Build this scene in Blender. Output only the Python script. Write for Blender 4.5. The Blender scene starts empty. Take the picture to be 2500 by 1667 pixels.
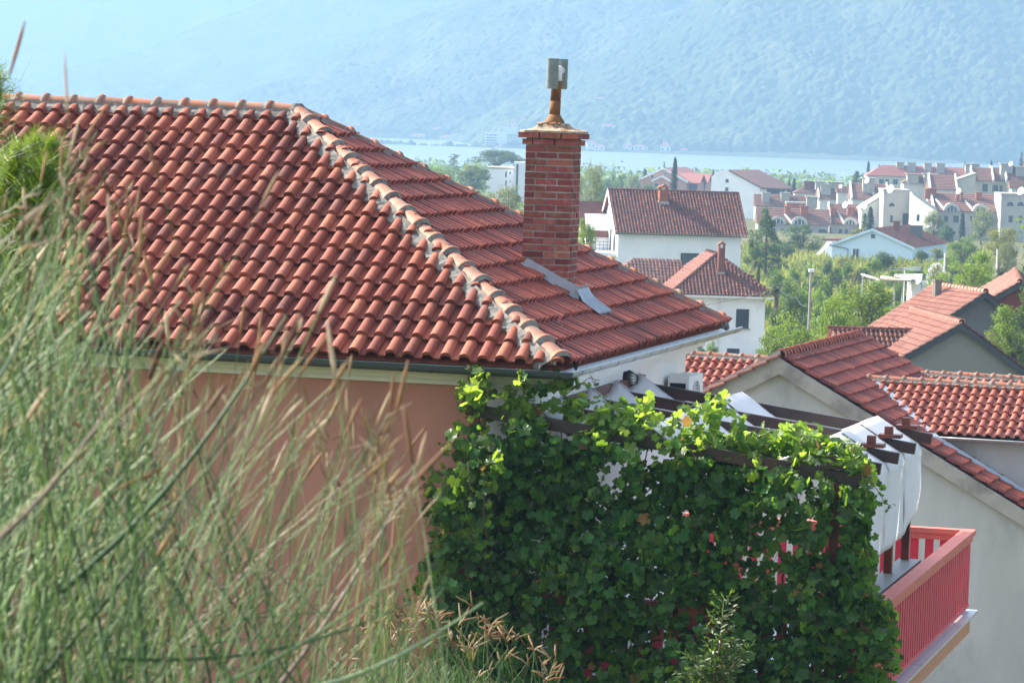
import bpy, bmesh, math, random
import numpy as np
from math import sin, cos, tan, atan, atan2, pi, radians, sqrt, ceil
from mathutils import Vector, Matrix, noise as mnoise

SC = bpy.context.scene
COL = SC.collection
# ---------------------------------------------------------------- camera
FPX = 9000.0; PCX = 1250.0; PCY = 833.5; YH = 255.0; ROLL = 0.0333
TH = atan((PCY - YH) / FPX)
cam = bpy.data.cameras.new("camera"); camo = bpy.data.objects.new("camera", cam); COL.objects.link(camo)
cam.sensor_width = 36.0; cam.lens = 36.0 * FPX / 2500.0
cam.clip_start = 0.3; cam.clip_end = 30000
camo.matrix_world = Matrix.Rotation(pi/2 - TH, 4, 'X') @ Matrix.Rotation(ROLL, 4, 'Z')
cam.dof.use_dof = True; cam.dof.focus_distance = 41.0; cam.dof.aperture_fstop = 18.0
SC.camera = camo
# ---------------------------------------------------------------- light
SUN_AZ = radians(-61.0); SUN_EL = radians(35.2)
SV = Vector((sin(SUN_AZ)*cos(SUN_EL), cos(SUN_AZ)*cos(SUN_EL), sin(SUN_EL)))
w = bpy.data.worlds.new("World"); SC.world = w; w.use_nodes = True
nt = w.node_tree; bg = nt.nodes["Background"]
sky = nt.nodes.new("ShaderNodeTexSky"); sky.sky_type = 'NISHITA'; sky.sun_disc = False
sky.sun_elevation = SUN_EL; sky.sun_rotation = SUN_AZ; sky.altitude = 60; sky.dust_density = 3.0; sky.air_density = 0.8
hsv = nt.nodes.new('ShaderNodeHueSaturation'); hsv.inputs['Saturation'].default_value = 0.6
nt.links.new(sky.outputs[0], hsv.inputs['Color']); nt.links.new(hsv.outputs[0], bg.inputs[0]); bg.inputs[1].default_value = 0.14
sl = bpy.data.lights.new("sun", 'SUN'); sl.energy = 4.6; sl.angle = radians(0.53); sl.color = (1.0, 0.92, 0.80)
so = bpy.data.objects.new("sun", sl); COL.objects.link(so)
so.rotation_euler = SV.to_track_quat('Z', 'Y').to_euler(); so.location = (-30, 20, 60)
SC.view_settings.view_transform = 'Standard'; SC.view_settings.look = 'None'
SC.view_settings.gamma = 1.0; SC.view_settings.exposure = 2.03
SC.render.engine = 'CYCLES'
cy = SC.cycles
cy.max_bounces = 8; cy.diffuse_bounces = 3; cy.glossy_bounces = 3; cy.transmission_bounces = 4
cy.volume_bounces = 1; cy.transparent_max_bounces = 8
cy.use_denoising = True
try:
    cy.denoiser = 'OPENIMAGEDENOISE'; cy.denoising_prefilter = 'ACCURATE'
except Exception:
    pass
cy.sample_clamp_indirect = 6.0

# ---------------------------------------------------------------- helpers
def ray(px, py):
    dx, dy = px - PCX, py - PCY
    c, s = cos(ROLL), sin(ROLL)
    a = dx*c + dy*s; b = -dx*s + dy*c
    up = -b / FPX
    y = cos(TH) + up*sin(TH); z = -sin(TH) + up*cos(TH); x = a / FPX
    return Vector((x/y, 1.0, z/y))
def at(px, py, Y): return ray(px, py) * Y
def hit(px, py, P0, n):
    r = ray(px, py); return r * (Vector(P0).dot(n) / r.dot(n))
def lerp(a, b, t): return a + (b - a) * t
GP = [(-60, -1.4), (0, -1.6), (4, -1.25), (9, -1.5), (14, -3.6), (25, -7.6), (40, -9.6), (70, -13), (110, -16), (150, -17.5),
      (200, -18.3), (300, -18.8), (480, -18.7), (650, -20.6), (800, -22.5), (1000, -24.5), (1500, -30), (1900, -35.2), (1990, -36.6), (2200, -39)]
def gz(Y):
    return float(np.interp(Y, [p[0] for p in GP], [p[1] for p in GP]))

# value noise (numpy)
def vnoise(x, y, seed=0):
    xi = np.floor(x).astype(np.int64); yi = np.floor(y).astype(np.int64)
    xf = x - xi; yf = y - yi
    u = xf*xf*(3-2*xf); v = yf*yf*(3-2*yf)
    def h(a, b):
        n = (a*374761393 + b*668265263 + seed*1442695041) & 0x7fffffff
        n = ((n ^ (n >> 13)) * 1274126177) & 0x7fffffff
        n = n ^ (n >> 16)
        return (n & 0xffff) / 65535.0
    return (h(xi, yi)*(1-u)+h(xi+1, yi)*u)*(1-v) + (h(xi, yi+1)*(1-u)+h(xi+1, yi+1)*u)*v
def domes(x, y, cell, seed=0):
    # overlapping tree crowns: height 0..1
    gx = np.floor(x/cell).astype(np.int64); gy = np.floor(y/cell).astype(np.int64); best = np.zeros_like(x)
    def h(a, b, k):
        n = (a*374761393 + b*668265263 + (seed+k)*1442695041) & 0x7fffffff
        n = ((n ^ (n >> 13)) * 1274126177) & 0x7fffffff
        n = n ^ (n >> 16)
        return (n & 0xffff) / 65535.0
    for i in (-1, 0, 1):
        for j in (-1, 0, 1):
            a, b = gx+i, gy+j
            cx_ = (a+h(a, b, 1))*cell; cy_ = (b+h(a, b, 2))*cell; r = cell*(.55+.5*h(a, b, 3)); hh = .45+.55*h(a, b, 4)
            d2 = ((x-cx_)**2+(y-cy_)**2)/(r*r); best = np.maximum(best, hh*np.sqrt(np.maximum(0, 1-d2)))
    return best
def fbm(x, y, o=4, seed=0):
    r = 0; a = 0.5
    for i in range(o):
        r = r + a*vnoise(x, y, seed+i*17); x = x*2.03; y = y*2.03; a *= 0.5
    return r

# ---------------------------------------------------------------- materials
def mat(name, col, rough=0.8, var=0.15, scale=2.0, bump=0.0, bscale=30.0, isl=0.0, hue=0.0, spec=0.3, metal=0.0,
        col2=None, c2scale=0.6, c2lo=0.5, c2hi=0.65, transl=None, tmix=0.5, wave=None, ramp=None, stretch=None, spots=None):
    m = bpy.data.materials.new(name); m.use_nodes = True
    N = m.node_tree.nodes; L = m.node_tree.links
    b = N["Principled BSDF"]; out = N["Material Output"]
    b.inputs["Roughness"].default_value = rough; b.inputs["Metallic"].default_value = metal
    b.inputs["Specular IOR Level"].default_value = spec
    tc = N.new("ShaderNodeTexCoord"); vec = tc.outputs["Object"]
    if stretch:
        mp = N.new("ShaderNodeMapping"); mp.inputs["Scale"].default_value = stretch; L.new(vec, mp.inputs["Vector"]); vec = mp.outputs[0]
    def nz(sc, det=5):
        n = N.new("ShaderNodeTexNoise"); n.inputs["Scale"].default_value = sc; n.inputs["Detail"].default_value = det
        n.inputs["Roughness"].default_value = 0.6
        L.new(vec, n.inputs["Vector"]); return n
    n1 = nz(scale)
    mr = N.new("ShaderNodeMapRange"); mr.inputs["From Min"].default_value = 0.25; mr.inputs["From Max"].default_value = 0.75
    mr.inputs["To Min"].default_value = 1-var; mr.inputs["To Max"].default_value = 1+var; L.new(n1.outputs[0], mr.inputs[0])
    if ramp:
        geo = N.new("ShaderNodeNewGeometry"); cr = N.new("ShaderNodeValToRGB")
        while len(cr.color_ramp.elements) < len(ramp): cr.color_ramp.elements.new(0.5)
        for e, (p, c) in zip(cr.color_ramp.elements, ramp): e.position = p; e.color = (*c, 1)
        L.new(geo.outputs["Random Per Island"], cr.inputs[0]); base = cr.outputs[0]
    else:
        rgb = N.new("ShaderNodeRGB"); rgb.outputs[0].default_value = (*col, 1); base = rgb.outputs[0]
    if col2:
        n2 = nz(c2scale, 6); m2 = N.new("ShaderNodeMapRange"); m2.inputs["From Min"].default_value = c2lo; m2.inputs["From Max"].default_value = c2hi
        L.new(n2.outputs[0], m2.inputs[0])
        mx = N.new("ShaderNodeMix"); mx.data_type = 'RGBA'; L.new(m2.outputs[0], mx.inputs[0]); L.new(base, mx.inputs[6]); mx.inputs[7].default_value = (*col2, 1)
        base = mx.outputs[2]
    if spots:
        n3 = nz(spots[1], 3); m3 = N.new("ShaderNodeMapRange"); m3.inputs["From Min"].default_value = spots[2]; m3.inputs["From Max"].default_value = spots[3]
        L.new(n3.outputs[0], m3.inputs[0]); mx = N.new("ShaderNodeMix"); mx.data_type = 'RGBA'; L.new(m3.outputs[0], mx.inputs[0]); L.new(base, mx.inputs[6]); mx.inputs[7].default_value = (*spots[0], 1)
        base = mx.outputs[2]
    hs = N.new("ShaderNodeHueSaturation"); L.new(base, hs.inputs["Color"])
    val = mr.outputs[0]
    if isl or hue:
        geo = N.new("ShaderNodeNewGeometry")
        mi = N.new("ShaderNodeMapRange"); mi.inputs["To Min"].default_value = 1-isl; mi.inputs["To Max"].default_value = 1+isl
        L.new(geo.outputs["Random Per Island"], mi.inputs[0])
        mu = N.new("ShaderNodeMath"); mu.operation = 'MULTIPLY'; L.new(val, mu.inputs[0]); L.new(mi.outputs[0], mu.inputs[1]); val = mu.outputs[0]
        if hue:
            ad = N.new("ShaderNodeMath"); ad.operation = 'MULTIPLY'; ad.inputs[1].default_value = 7.31; L.new(geo.outputs["Random Per Island"], ad.inputs[0])
            fr = N.new("ShaderNodeMath"); fr.operation = 'FRACT'; L.new(ad.outputs[0], fr.inputs[0])
            mh = N.new("ShaderNodeMapRange"); mh.inputs["To Min"].default_value = 0.5-hue; mh.inputs["To Max"].default_value = 0.5+hue
            L.new(fr.outputs[0], mh.inputs[0]); L.new(mh.outputs[0], hs.inputs["Hue"])
    L.new(val, hs.inputs["Value"])
    colout = hs.outputs[0]
    L.new(colout, b.inputs["Base Color"])
    hsrc = None
    if bump: hsrc = nz(bscale, 4).outputs[0]
    if wave:
        wv = N.new("ShaderNodeTexWave"); wv.inputs["Scale"].default_value = wave[0]; wv.bands_direction = wave[1]
        wv.inputs["Distortion"].default_value = 0.3; L.new(vec, wv.inputs["Vector"])
        if hsrc is not None:
            a2 = N.new("ShaderNodeMath"); a2.operation = 'ADD'; L.new(hsrc, a2.inputs[0]); L.new(wv.outputs[1], a2.inputs[1]); hsrc = a2.outputs[0]
        else: hsrc = wv.outputs[1]
        bump = max(bump, wave[2])
    if hsrc is not None:
        bp = N.new("ShaderNodeBump"); bp.inputs["Strength"].default_value = min(1, bump*10); bp.inputs["Distance"].default_value = bump
        L.new(hsrc, bp.inputs["Height"]); L.new(bp.outputs[0], b.inputs["Normal"])
    if transl:
        t = N.new("ShaderNodeBsdfTranslucent"); t.inputs[0].default_value = (*transl, 1)
        if ramp or isl:
            mm = N.new("ShaderNodeMix"); mm.data_type = 'RGBA'; mm.blend_type = 'MULTIPLY'; mm.inputs[0].default_value = 1
            hv = N.new("ShaderNodeHueSaturation"); hv.inputs["Color"].default_value = (*transl, 1); L.new(val, hv.inputs["Value"])
            L.new(hv.outputs[0], t.inputs[0])
            if ramp:
                L.new(colout, mm.inputs[6]); mm.inputs[7].default_value = (*transl, 1); L.new(mm.outputs[2], t.inputs[0])
        ms = N.new("ShaderNodeMixShader"); ms.inputs[0].default_value = tmix
        L.new(b.outputs[0], ms.inputs[1]); L.new(t.outputs[0], ms.inputs[2]); L.new(ms.outputs[0], out.inputs["Surface"])
    return m

# ---------------------------------------------------------------- mesh builder
ORG = {}
def tag(o, label=None, cat=None, group=None, kind=None):
    if label: o["label"] = label
    if cat: o["category"] = cat
    if group: o["group"] = group
    if kind: o["kind"] = kind
    return o
def thing(name, label, cat, loc, group=None):
    o = bpy.data.objects.new(name, None); COL.objects.link(o); o.location = loc
    o.empty_display_size = 0.3
    tag(o, label, cat, group); ORG[o.name] = Vector(loc); return o
class MB:
    def __init__(s, T=None): s.v = []; s.f = []; s.mi = []; s.T = T; s.cur = 0
    def add(s, vs, fs):
        o = len(s.v)
        if s.T: vs = [s.T(*p) for p in vs]
        s.v.extend([tuple(p) for p in vs]); s.f.extend([tuple(i+o for i in f) for f in fs]); s.mi.extend([s.cur]*len(fs)); return s
    def box(s, x0, x1, y0, y1, z0, z1):
        vs = [(x, y, z) for z in (z0, z1) for y in (y0, y1) for x in (x0, x1)]
        return s.add(vs, [(0, 2, 3, 1), (4, 5, 7, 6), (0, 1, 5, 4), (2, 6, 7, 3), (0, 4, 6, 2), (1, 3, 7, 5)])
    def obox(s, p, ax, ay, az):
        # box centred on p with half-axis vectors
        p = Vector(p); ax = Vector(ax); ay = Vector(ay); az = Vector(az)
        vs = [p+ax*i+ay*j+az*k for k in (-1, 1) for j in (-1, 1) for i in (-1, 1)]
        return s.add(vs, [(0, 2, 3, 1), (4, 5, 7, 6), (0, 1, 5, 4), (2, 6, 7, 3), (0, 4, 6, 2), (1, 3, 7, 5)])
    def beam(s, a, b, wd, ht, up=(0, 0, 1)):
        a = Vector(a); b = Vector(b); d = (b-a); L = d.length; d = d/L
        sd = d.cross(Vector(up)).normalized(); u = sd.cross(d)
        return s.obox((a+b)/2, d*(L/2), sd*(wd/2), u*(ht/2))
    def poly(s, pts): return s.add(pts, [tuple(range(len(pts)))])
    def prism(s, pts, ex):
        n = len(pts); ex = Vector(ex); vs = [Vector(p) for p in pts] + [Vector(p)+ex for p in pts]
        fs = [tuple(range(n))[::-1], tuple(range(n, 2*n))] + [(i, (i+1) % n, n+(i+1) % n, n+i) for i in range(n)]
        return s.add(vs, fs)
    def tube(s, pts, r, n=8, cap=True):
        pts = [Vector(p) for p in pts]; vs = []; fs = []
        rs = r if isinstance(r, (list, tuple)) else [r]*len(pts)
        ref = None
        for i, p in enumerate(pts):
            d = (pts[min(i+1, len(pts)-1)] - pts[max(i-1, 0)])
            d = d.normalized() if d.length > 1e-9 else Vector((0, 0, 1))
            if ref is None: ref = d.orthogonal().normalized()
            ref = (ref - d*ref.dot(d)); ref = ref.normalized() if ref.length > 1e-6 else d.orthogonal().normalized()
            q = d.cross(ref)
            for k in range(n):
                a = 2*pi*k/n; vs.append(p + (ref*cos(a)+q*sin(a))*rs[i])
        for i in range(len(pts)-1):
            for k in range(n):
                fs.append((i*n+k, i*n+(k+1) % n, (i+1)*n+(k+1) % n, (i+1)*n+k))
        if cap: fs.append(tuple(range(n))[::-1]); fs.append(tuple(range((len(pts)-1)*n, len(pts)*n)))
        return s.add(vs, fs)
    def grid(s, rows):
        # rows: list of equally long lists of points
        nr = len(rows); nc = len(rows[0]); vs = [p for r in rows for p in r]
        return s.add(vs, [(i*nc+j, i*nc+j+1, (i+1)*nc+j+1, (i+1)*nc+j) for i in range(nr-1) for j in range(nc-1)])
    def clip(s, P0, n):
        # drop everything on the positive side of the plane
        bm = bmesh.new(); vs = [bm.verts.new(p) for p in s.v]
        for f, mi in zip(s.f, s.mi):
            try: q = bm.faces.new([vs[i] for i in f]); q.material_index = mi
            except ValueError: pass
        bmesh.ops.bisect_plane(bm, geom=bm.verts[:]+bm.edges[:]+bm.faces[:], plane_co=P0, plane_no=n, clear_outer=True, dist=1e-6)
        bm.verts.index_update()
        s.v = [tuple(v.co) for v in bm.verts]; s.f = [tuple(v.index for v in f.verts) for f in bm.faces]; s.mi = [f.material_index for f in bm.faces]
        bm.free(); return s
    def build(s, name, m, parent=None, smooth=False, label=None, autos=None, bevel=0):
        me = bpy.data.meshes.new(name)
        org = Vector((0, 0, 0)); p = parent
        while p is not None and p.parent is not None: p = p.parent
        if p is not None: org = ORG.get(p.name, Vector((0, 0, 0)))
        V = np.array(s.v, dtype=np.float64).reshape(-1, 3) - np.array(org)
        me.from_pydata(V.tolist(), [], s.f)
        for x in (m if isinstance(m, (list, tuple)) else [m]): me.materials.append(x)
        if any(s.mi): me.polygons.foreach_set("material_index", s.mi)
        if smooth: me.polygons.foreach_set("use_smooth", [True]*len(s.f))
        me.update()
        o = bpy.data.objects.new(name, me); COL.objects.link(o)
        if parent is not None: o.parent = parent
        if label: o["label"] = label
        if bevel:
            md = o.modifiers.new("bevel", 'BEVEL'); md.width = bevel; md.segments = 2; md.limit_method = 'ANGLE'
        return o
    def top(s, name, m, loc, label, cat, group=None, smooth=False, kind=None, bevel=0):
        # a thing that is one mesh: origin at loc
        loc = Vector(loc); s.v = [tuple(Vector(p)-loc) for p in s.v]
        o = s.build(name, m, None, smooth, bevel=bevel); o.location = loc; ORG[o.name] = loc
        return tag(o, label, cat, group, kind)
def frame(O, yaw):
    # local (u, v, z): v points away from the camera turned by yaw to the right, z is world z relative to O
    U = Vector((cos(yaw), -sin(yaw), 0)); V = Vector((sin(yaw), cos(yaw), 0)); O = Vector(O)
    f = lambda u, v, z: O + U*u + V*v + Vector((0, 0, z))
    f.U = U; f.V = V; f.O = O; return f

# ---------------------------------------------------------------- clay roofs
def tile_slope(mb, E0, e, s, width, length, tw=0.2, ex=0.34, res=8, rng=None, h=0.070, lift=0.048, pan=0.38, low=False, jit=0.003):
    rng = rng or random.Random(1)
    e = Vector(e).normalized(); s = Vector(s).normalized(); n = e.cross(s).normalized()
    if n.z < 0: n = -n
    prof = [(0.0, 0.012), (0.05, 0.002), (pan-0.06, 0.0), (pan-0.02, 0.006)]
    for k in range(res+1):
        a = pi*k/res; prof.append((pan + (1-pan)*(0.5-0.5*cos(a)), 0.006 + h*max(0, sin(a))**0.75))
    if low:
        prof = [(0, 0.0), (pan, 0.0), (pan+(1-pan)*0.28, h*0.9), (pan+(1-pan)*0.72, h*0.9), (1.0, 0.0)]
    ncol = int(ceil(width/tw)); nrow = int(ceil(length/ex)); np_ = len(prof)
    for r in range(nrow):
        for c in range(ncol):
            b0 = r*ex + rng.uniform(-jit, jit) - (rng.uniform(.01, .025) if rng.random() < .02 and r else 0); b1 = min(b0+ex+0.03, length+0.02)
            a0 = c*tw + rng.uniform(-jit, jit)*0.5; lf = lift + rng.uniform(-jit, jit)
            sk = rng.uniform(-jit, jit)
            vs = []
            for (bb, l2, sc2) in ((b0, lf, 1.0), (b1, 0.004, 0.94)):
                for (fx, hh) in prof:
                    vs.append(E0 + e*(a0 + fx*tw + (sk if bb == b0 else 0)) + s*bb + n*(hh*sc2 + l2))
            fs = [(i, i+1, np_+i+1, np_+i) for i in range(np_-1)]
            mb.add(vs, fs)
            if not low:
                t = 0.021
                vs2 = []
                for (fx, hh) in prof: vs2.append(E0 + e*(a0+fx*tw+sk) + s*b0 + n*(hh+lf))
                for (fx, hh) in prof: vs2.append(E0 + e*(a0+fx*tw+sk) + s*(b0+0.004) + n*(max(hh-t, 0.0)+lf-t))
                mb.add(vs2, [(i+1, i, np_+i, np_+i+1) for i in range(np_-1)])
    return mb

def cap_run(mt, mm, A, B, nL, nR, refL, L=0.345, r=0.105, rng=None, rim=True, skirt=0.11, lift=0.02, low=False, mortar=True):
    """half-round cap tiles from A (low end) to B with mortar bedding on both sides"""
    rng = rng or random.Random(3)
    A = Vector(A); B = Vector(B); d = (B-A); D = d.length; d.normalize()
    nL = Vector(nL); nR = Vector(nR); up = (nL+nR).normalized(); up = (up - d*up.dot(d)).normalized()
    sL = d.cross(nL).normalized(); sL = sL if sL.dot(refL) > 0 else -sL
    sR = d.cross(nR).normalized(); sR = sR if sR.dot(refL) < 0 else -sR
    side = up.cross(d).normalized()
    if side.dot(refL) < 0: side = -side
    n = int(round(D/L)); L = D/n; K = 6 if low else 10
    def arc(p, rad, hgt, a0=-0.08*pi, a1=1.08*pi):
        return [p + side*(cos(lerp(a0, a1, k/K))*rad) + up*(sin(lerp(a0, a1, k/K))*hgt) for k in range(K+1)]
    for i in range(n):
        p = A + d*(i*L) + up*(lift+rng.uniform(-.004, .004)) + side*rng.uniform(-.006, .006)
        rl = r*rng.uniform(0.97, 1.03)
        q = p + d*(L*1.02)
        mt.grid([arc(p+d*0.045, rl*1.02, rl*1.0), arc(q, rl*0.9, rl*0.86)])
        if rim:
            mt.grid([arc(p, rl*1.24, rl*1.22), arc(p+d*0.02, rl*1.27, rl*1.25), arc(p+d*0.05, rl*1.2, rl*1.17), arc(p+d*0.06, rl*1.0, rl*1.0)])
            mt.grid([arc(p, rl*1.24, rl*1.22), arc(p+d*0.004, rl*0.98, rl*0.96)])
        else:
            mt.grid([arc(p, rl*1.06, rl*1.05), arc(p+d*0.05, rl*1.02, rl*1.0)])
            mt.grid([arc(p, rl*1.06, rl*1.05), arc(p+d*0.004, rl*0.9, rl*0.9)])
        if mortar and not low:
            rows = []
            for t in (0.0, 0.35, 0.7, 1.0):
                rows.append([])
                for k in range(K+1):
                    a = lerp(-0.05*pi, 1.05*pi, k/K)
                    ext = 0.05*(0.7+0.6*rng.random()) if t > 0 else 0
                    rad = lerp(rl*1.22, rl*0.93, t**0.8)
                    rows[-1].append(p - d*(ext*t) + side*(cos(a)*rad) + up*(sin(a)*rad*0.98))
            mm.grid(rows)
    if mortar:
        m = max(2, int(D/0.05)) if not low else max(2, int(D/0.3))
        for sd, nn in ((sL, nL), (sR, nR)):
            rows = []
            for i in range(m+1):
                p = A + d*(D*i/m); j = rng.uniform
                w1 = r*1.05; w2 = r + skirt*j(0.5, 0.8); w3 = r + skirt*j(0.85, 1.35)
                rows.append([p + sd*(r*0.8) + nn*(0.088+lift), p + sd*w1 + nn*(0.094+j(-.008, .008)), p + sd*w2 + nn*(0.086+j(-.010, .010)),
                             p + sd*w3 + nn*(0.066+j(-.014, .014)), p + sd*(w3+0.012) + nn*0.0])
            mm.grid(rows)
# ---------------------------------------------------------------- shared materials
RAMP_T = [(0.0, (.095, .026, .018)), (.2, (.165, .040, .025)), (.45, (.21, .053, .031)), (.7, (.25, .070, .040)), (.88, (.30, .096, .054)), (.95, (.14, .038, .027)), (1.0, (.23, .085, .057))]
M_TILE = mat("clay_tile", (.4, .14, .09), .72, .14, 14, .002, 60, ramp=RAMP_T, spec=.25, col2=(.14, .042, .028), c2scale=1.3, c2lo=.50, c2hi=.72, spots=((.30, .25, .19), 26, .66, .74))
M_TILE_SIDE = mat("clay_tile_shade_tinted", (.4, .14, .09), .55, .14, 14, .002, 60, ramp=[(p, (c[0]*.92, c[1]*.7, c[2]*.7)) for p, c in RAMP_T], spec=.35, col2=(.15, .04, .028), c2scale=1.4, c2lo=.52, c2hi=.8, spots=((.27, .20, .16), 22, .66, .74))  # same clay as the front tile, with the side slope's shade in its colour
M_CAP = mat("ridge_cap_clay", (.33, .115, .06), .65, .16, 9, .002, 60, isl=.2, spec=.25, col2=(.22, .16, .12), c2scale=6, c2lo=.42, c2hi=.65)
M_MORTAR = mat("mortar", (.165, .155, .138), .95, .3, 12, .02, 45, col2=(.10, .095, .083), c2scale=4)
M_PEACH = mat("peach_render", (.37, .168, .115), .92, .06, 1.2, .0015, 140, col2=(.32, .145, .105), c2scale=.9, c2lo=.45, c2hi=.7, stretch=(1, 1, .3))
M_PEACH_PALE = mat("peach_render_pale", (.50, .25, .15), .92, .07, 1.2, .001, 120)
M_WHITE = mat("white_render", (.80, .79, .76), .92, .05, 1.3, .001, 120, col2=(.70, .71, .72), c2scale=.8, c2lo=.5, c2hi=.75)
M_CREAM = mat("cream_moulding", (.52, .515, .43), .85, .06, 2)
M_ZINC = mat("zinc_gutter", (.50, .52, .53), .42, .18, 5, metal=.55, spec=.5, col2=(.34, .37, .38), c2scale=5)
M_GUT = mat("dark_gutter", (.05, .066, .062), .5, .15, 6, metal=.1)  # darker and greener than the zinc of the side gutter
M_BRICK = mat("chimney_brick", (.20, .054, .041), .85, .25, 16, .003, 60, isl=.34, hue=.012, col2=(.25, .115, .09), c2scale=8, c2lo=.52, c2hi=.75)
M_JOINT = mat("brick_joint", (.29, .27, .24), .95, .35, 9, .004, 60)
M_LEAD = mat("lead_flashing", (.33, .37, .41), .4, .15, 8, metal=.35)
M_RUST = mat("rusty_pipe", (.17, .075, .025), .8, .25, 6, .002, 40, col2=(.09, .024, .01), c2scale=5, c2lo=.5, c2hi=.62)
M_CEM = mat("asbestos_cement", (.17, .205, .20), .8, .2, 9, .001, 50, col2=(.19, .17, .12), c2scale=6)
M_CROWN = mat("crumbled_mortar_cap", (.32, .27, .19), .95, .25, 9, .02, 30, col2=(.24, .12, .07), c2scale=7, c2lo=.46, c2hi=.6)
M_WOOD = mat("dark_stained_wood", (.022, .010, .007), .42, .3, 8, .001, 60, spec=.5, col2=(.06, .016, .008), c2scale=1.5)
M_WOODRED = mat("red_stained_wood", (.13, .022, .009), .45, .3, 6, .001, 60, spec=.45, col2=(.045, .012, .007), c2scale=3)
M_GREYWOOD = mat("weathered_wood", (.15, .155, .15), .5, .2, 9, spec=.5)
M_RED = mat("pink_red_paint", (.52, .040, .070), .5, .12, 3, spec=.4)
M_REDTOP = mat("lit_top_rail_paint", (.52, .14, .10), .6, .12, 3)  # lighter than the balusters: light falling on the rail's top, put into colour
M_CLOTH = mat("white_canvas", (.84, .85, .86), .9, .03, 6, transl=(.86, .87, .88), tmix=.5)
M_ROPE = mat("white_cord", (.8, .8, .8), .9)
M_ACWHITE = mat("ac_casing", (.72, .73, .72), .5, .04)
M_DARK = mat("dark_recess", (.012, .018, .024), .5, .1)
M_BLACK = mat("black_metal", (.02, .02, .02), .5)
M_GLASSL = mat("lamp_glass", (.5, .55, .5), .1, spec=.8)
M_GREY = mat("grey_metal", (.4, .42, .43), .5, metal=.4)

# ---------------------------------------------------------------- main house
PSI = .2464; HW = 8.69; ZE = -2.70; ZR = -.205
Hf = frame((0.549, 38.0, 0.0), PSI)
U, V, ZU = Hf.U, Hf.V, Vector((0, 0, 1))
PIT = atan((ZR-ZE)/(HW/2))
C1 = Hf(0, 0, ZE); C2 = Hf(0, HW, ZE); AP = Hf(-HW/2, HW/2, ZR)
nF = (-V*sin(PIT)+ZU*cos(PIT)); nS = (U*sin(PIT)+ZU*cos(PIT)); nB = (V*sin(PIT)+ZU*cos(PIT))
LEN = (HW/2)/cos(PIT)
ULEFT = -11.0
house = thing("house", "peach rendered house with red clay tiled hip roof and brick chimney, nearest the grass", "house", Hf(-5, 4.3, -9.7))
rng = random.Random(11)
mb = MB(); tile_slope(mb, Hf(ULEFT, 0, ZE)-V*.03, U, V*cos(PIT)+ZU*sin(PIT), -ULEFT, LEN, rng=rng, jit=.008)
mb.clip(C1, (U+V)); front_roof = mb.build("roof", M_TILE, house, True, label="sunlit tiled front slope of the hip roof")
mb = MB(); tile_slope(mb, C1+U*.03, V, -U*cos(PIT)+ZU*sin(PIT), HW, LEN, rng=rng, jit=.008)
mb.clip(C1, -(U+V)); mb.clip(C2, V-U)
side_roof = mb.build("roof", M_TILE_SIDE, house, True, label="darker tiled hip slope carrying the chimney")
mb = MB()
mb.poly([Hf(0, HW, ZE), Hf(ULEFT, HW, ZE), Hf(ULEFT, HW/2, ZR), AP])
# boarding just under the tiles
dn = -.02
mb.poly([Hf(ULEFT, 0, ZE+dn), Hf(0, 0, ZE+dn), AP+ZU*dn, Hf(ULEFT, HW/2, ZR+dn)])
mb.poly([Hf(0, 0, ZE+dn*1.1), Hf(0, HW, ZE+dn*1.1), AP+ZU*dn*1.1])
mb.build("roof_boarding", M_TILE, house)
mt, mm = MB(), MB()
cap_run(mt, mm, Hf(ULEFT, HW/2, ZR), AP, nF, nB, -V, rng=random.Random(5), lift=.03)
cap_run(mt, mm, C1+(AP-C1)*.012, AP, nF, nS, -U, rng=random.Random(6), lift=.03, L=.36)
cap_run(mt, mm, C2+(AP-C2)*.012, AP, nS, nB, -V, rng=random.Random(7), lift=.03, L=.36)
# mortar knob where the three lines meet
K = 10; kr = random.Random(4)
mm.grid([[AP + Vector((cos(2*pi*j/K)*rr*kr.uniform(.9, 1.15), sin(2*pi*j/K)*rr*kr.uniform(.9, 1.15), hh)) for j in range(K)]+[AP+Vector((rr, 0, hh))] for rr, hh in ((.02, .135), (.06, .13), (.10, .08), (.13, .02), (.15, -.1))])
mt.build("ridge_cap", M_CAP, house, True); mm.build("mortar_bed", M_MORTAR, house, False)

# walls
ZB = -9.7
pw = MB(Hf); pw.box(ULEFT-.2, -1.02, .35, .60, ZB, -2.78); pw.build("wall", M_PEACH, house, label="peach front wall")
pw = MB(Hf); pw.box(-1.02, -.65, .42, .66, ZB, -2.78); pw.box(-.65, -.40, .42, 8.3, ZB, -2.78); pw.build("wall", M_WHITE, house, label="white side wall over the balcony")
pw = MB(Hf); pw.box(ULEFT-.2, -.66, 8.05, 8.29, ZB, -2.78); pw.build("wall", M_PEACH_PALE, house)
# stepped cornice below the eaves
cm = MB(Hf)
for (o1, zt, zb) in ((.0, -2.735, -2.79), (.08, -2.79, -2.85), (.16, -2.85, -2.90), (.235, -2.90, -2.96)):
    cm.box(ULEFT, -1.02, .05+o1, .349, zb+.001, zt)
    cm.box(-1.02, -.08-o1, .052+o1, .418, zb+.002, zt)
fc = cm.build("cornice", M_CREAM, house)
cm = MB(Hf)
for (o1, zt, zb) in ((.0, -2.735, -2.86), (.14, -2.86, -2.94), (.26, -2.94, -3.02)):
    cm.box(-.399, -.05-o1, .44, 8.6-o1, zb+.001, zt)
cm.build("cornice", M_WHITE, house, label="white stepped cornice of the side wall")
dp = MB(Hf); dp.tube([(-.93, .22, -2.86), (-.93, .27, -3.2), (-.93, .28, ZB)], .05, 10); dp.build("downpipe", M_PEACH_PALE, house, True)

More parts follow.
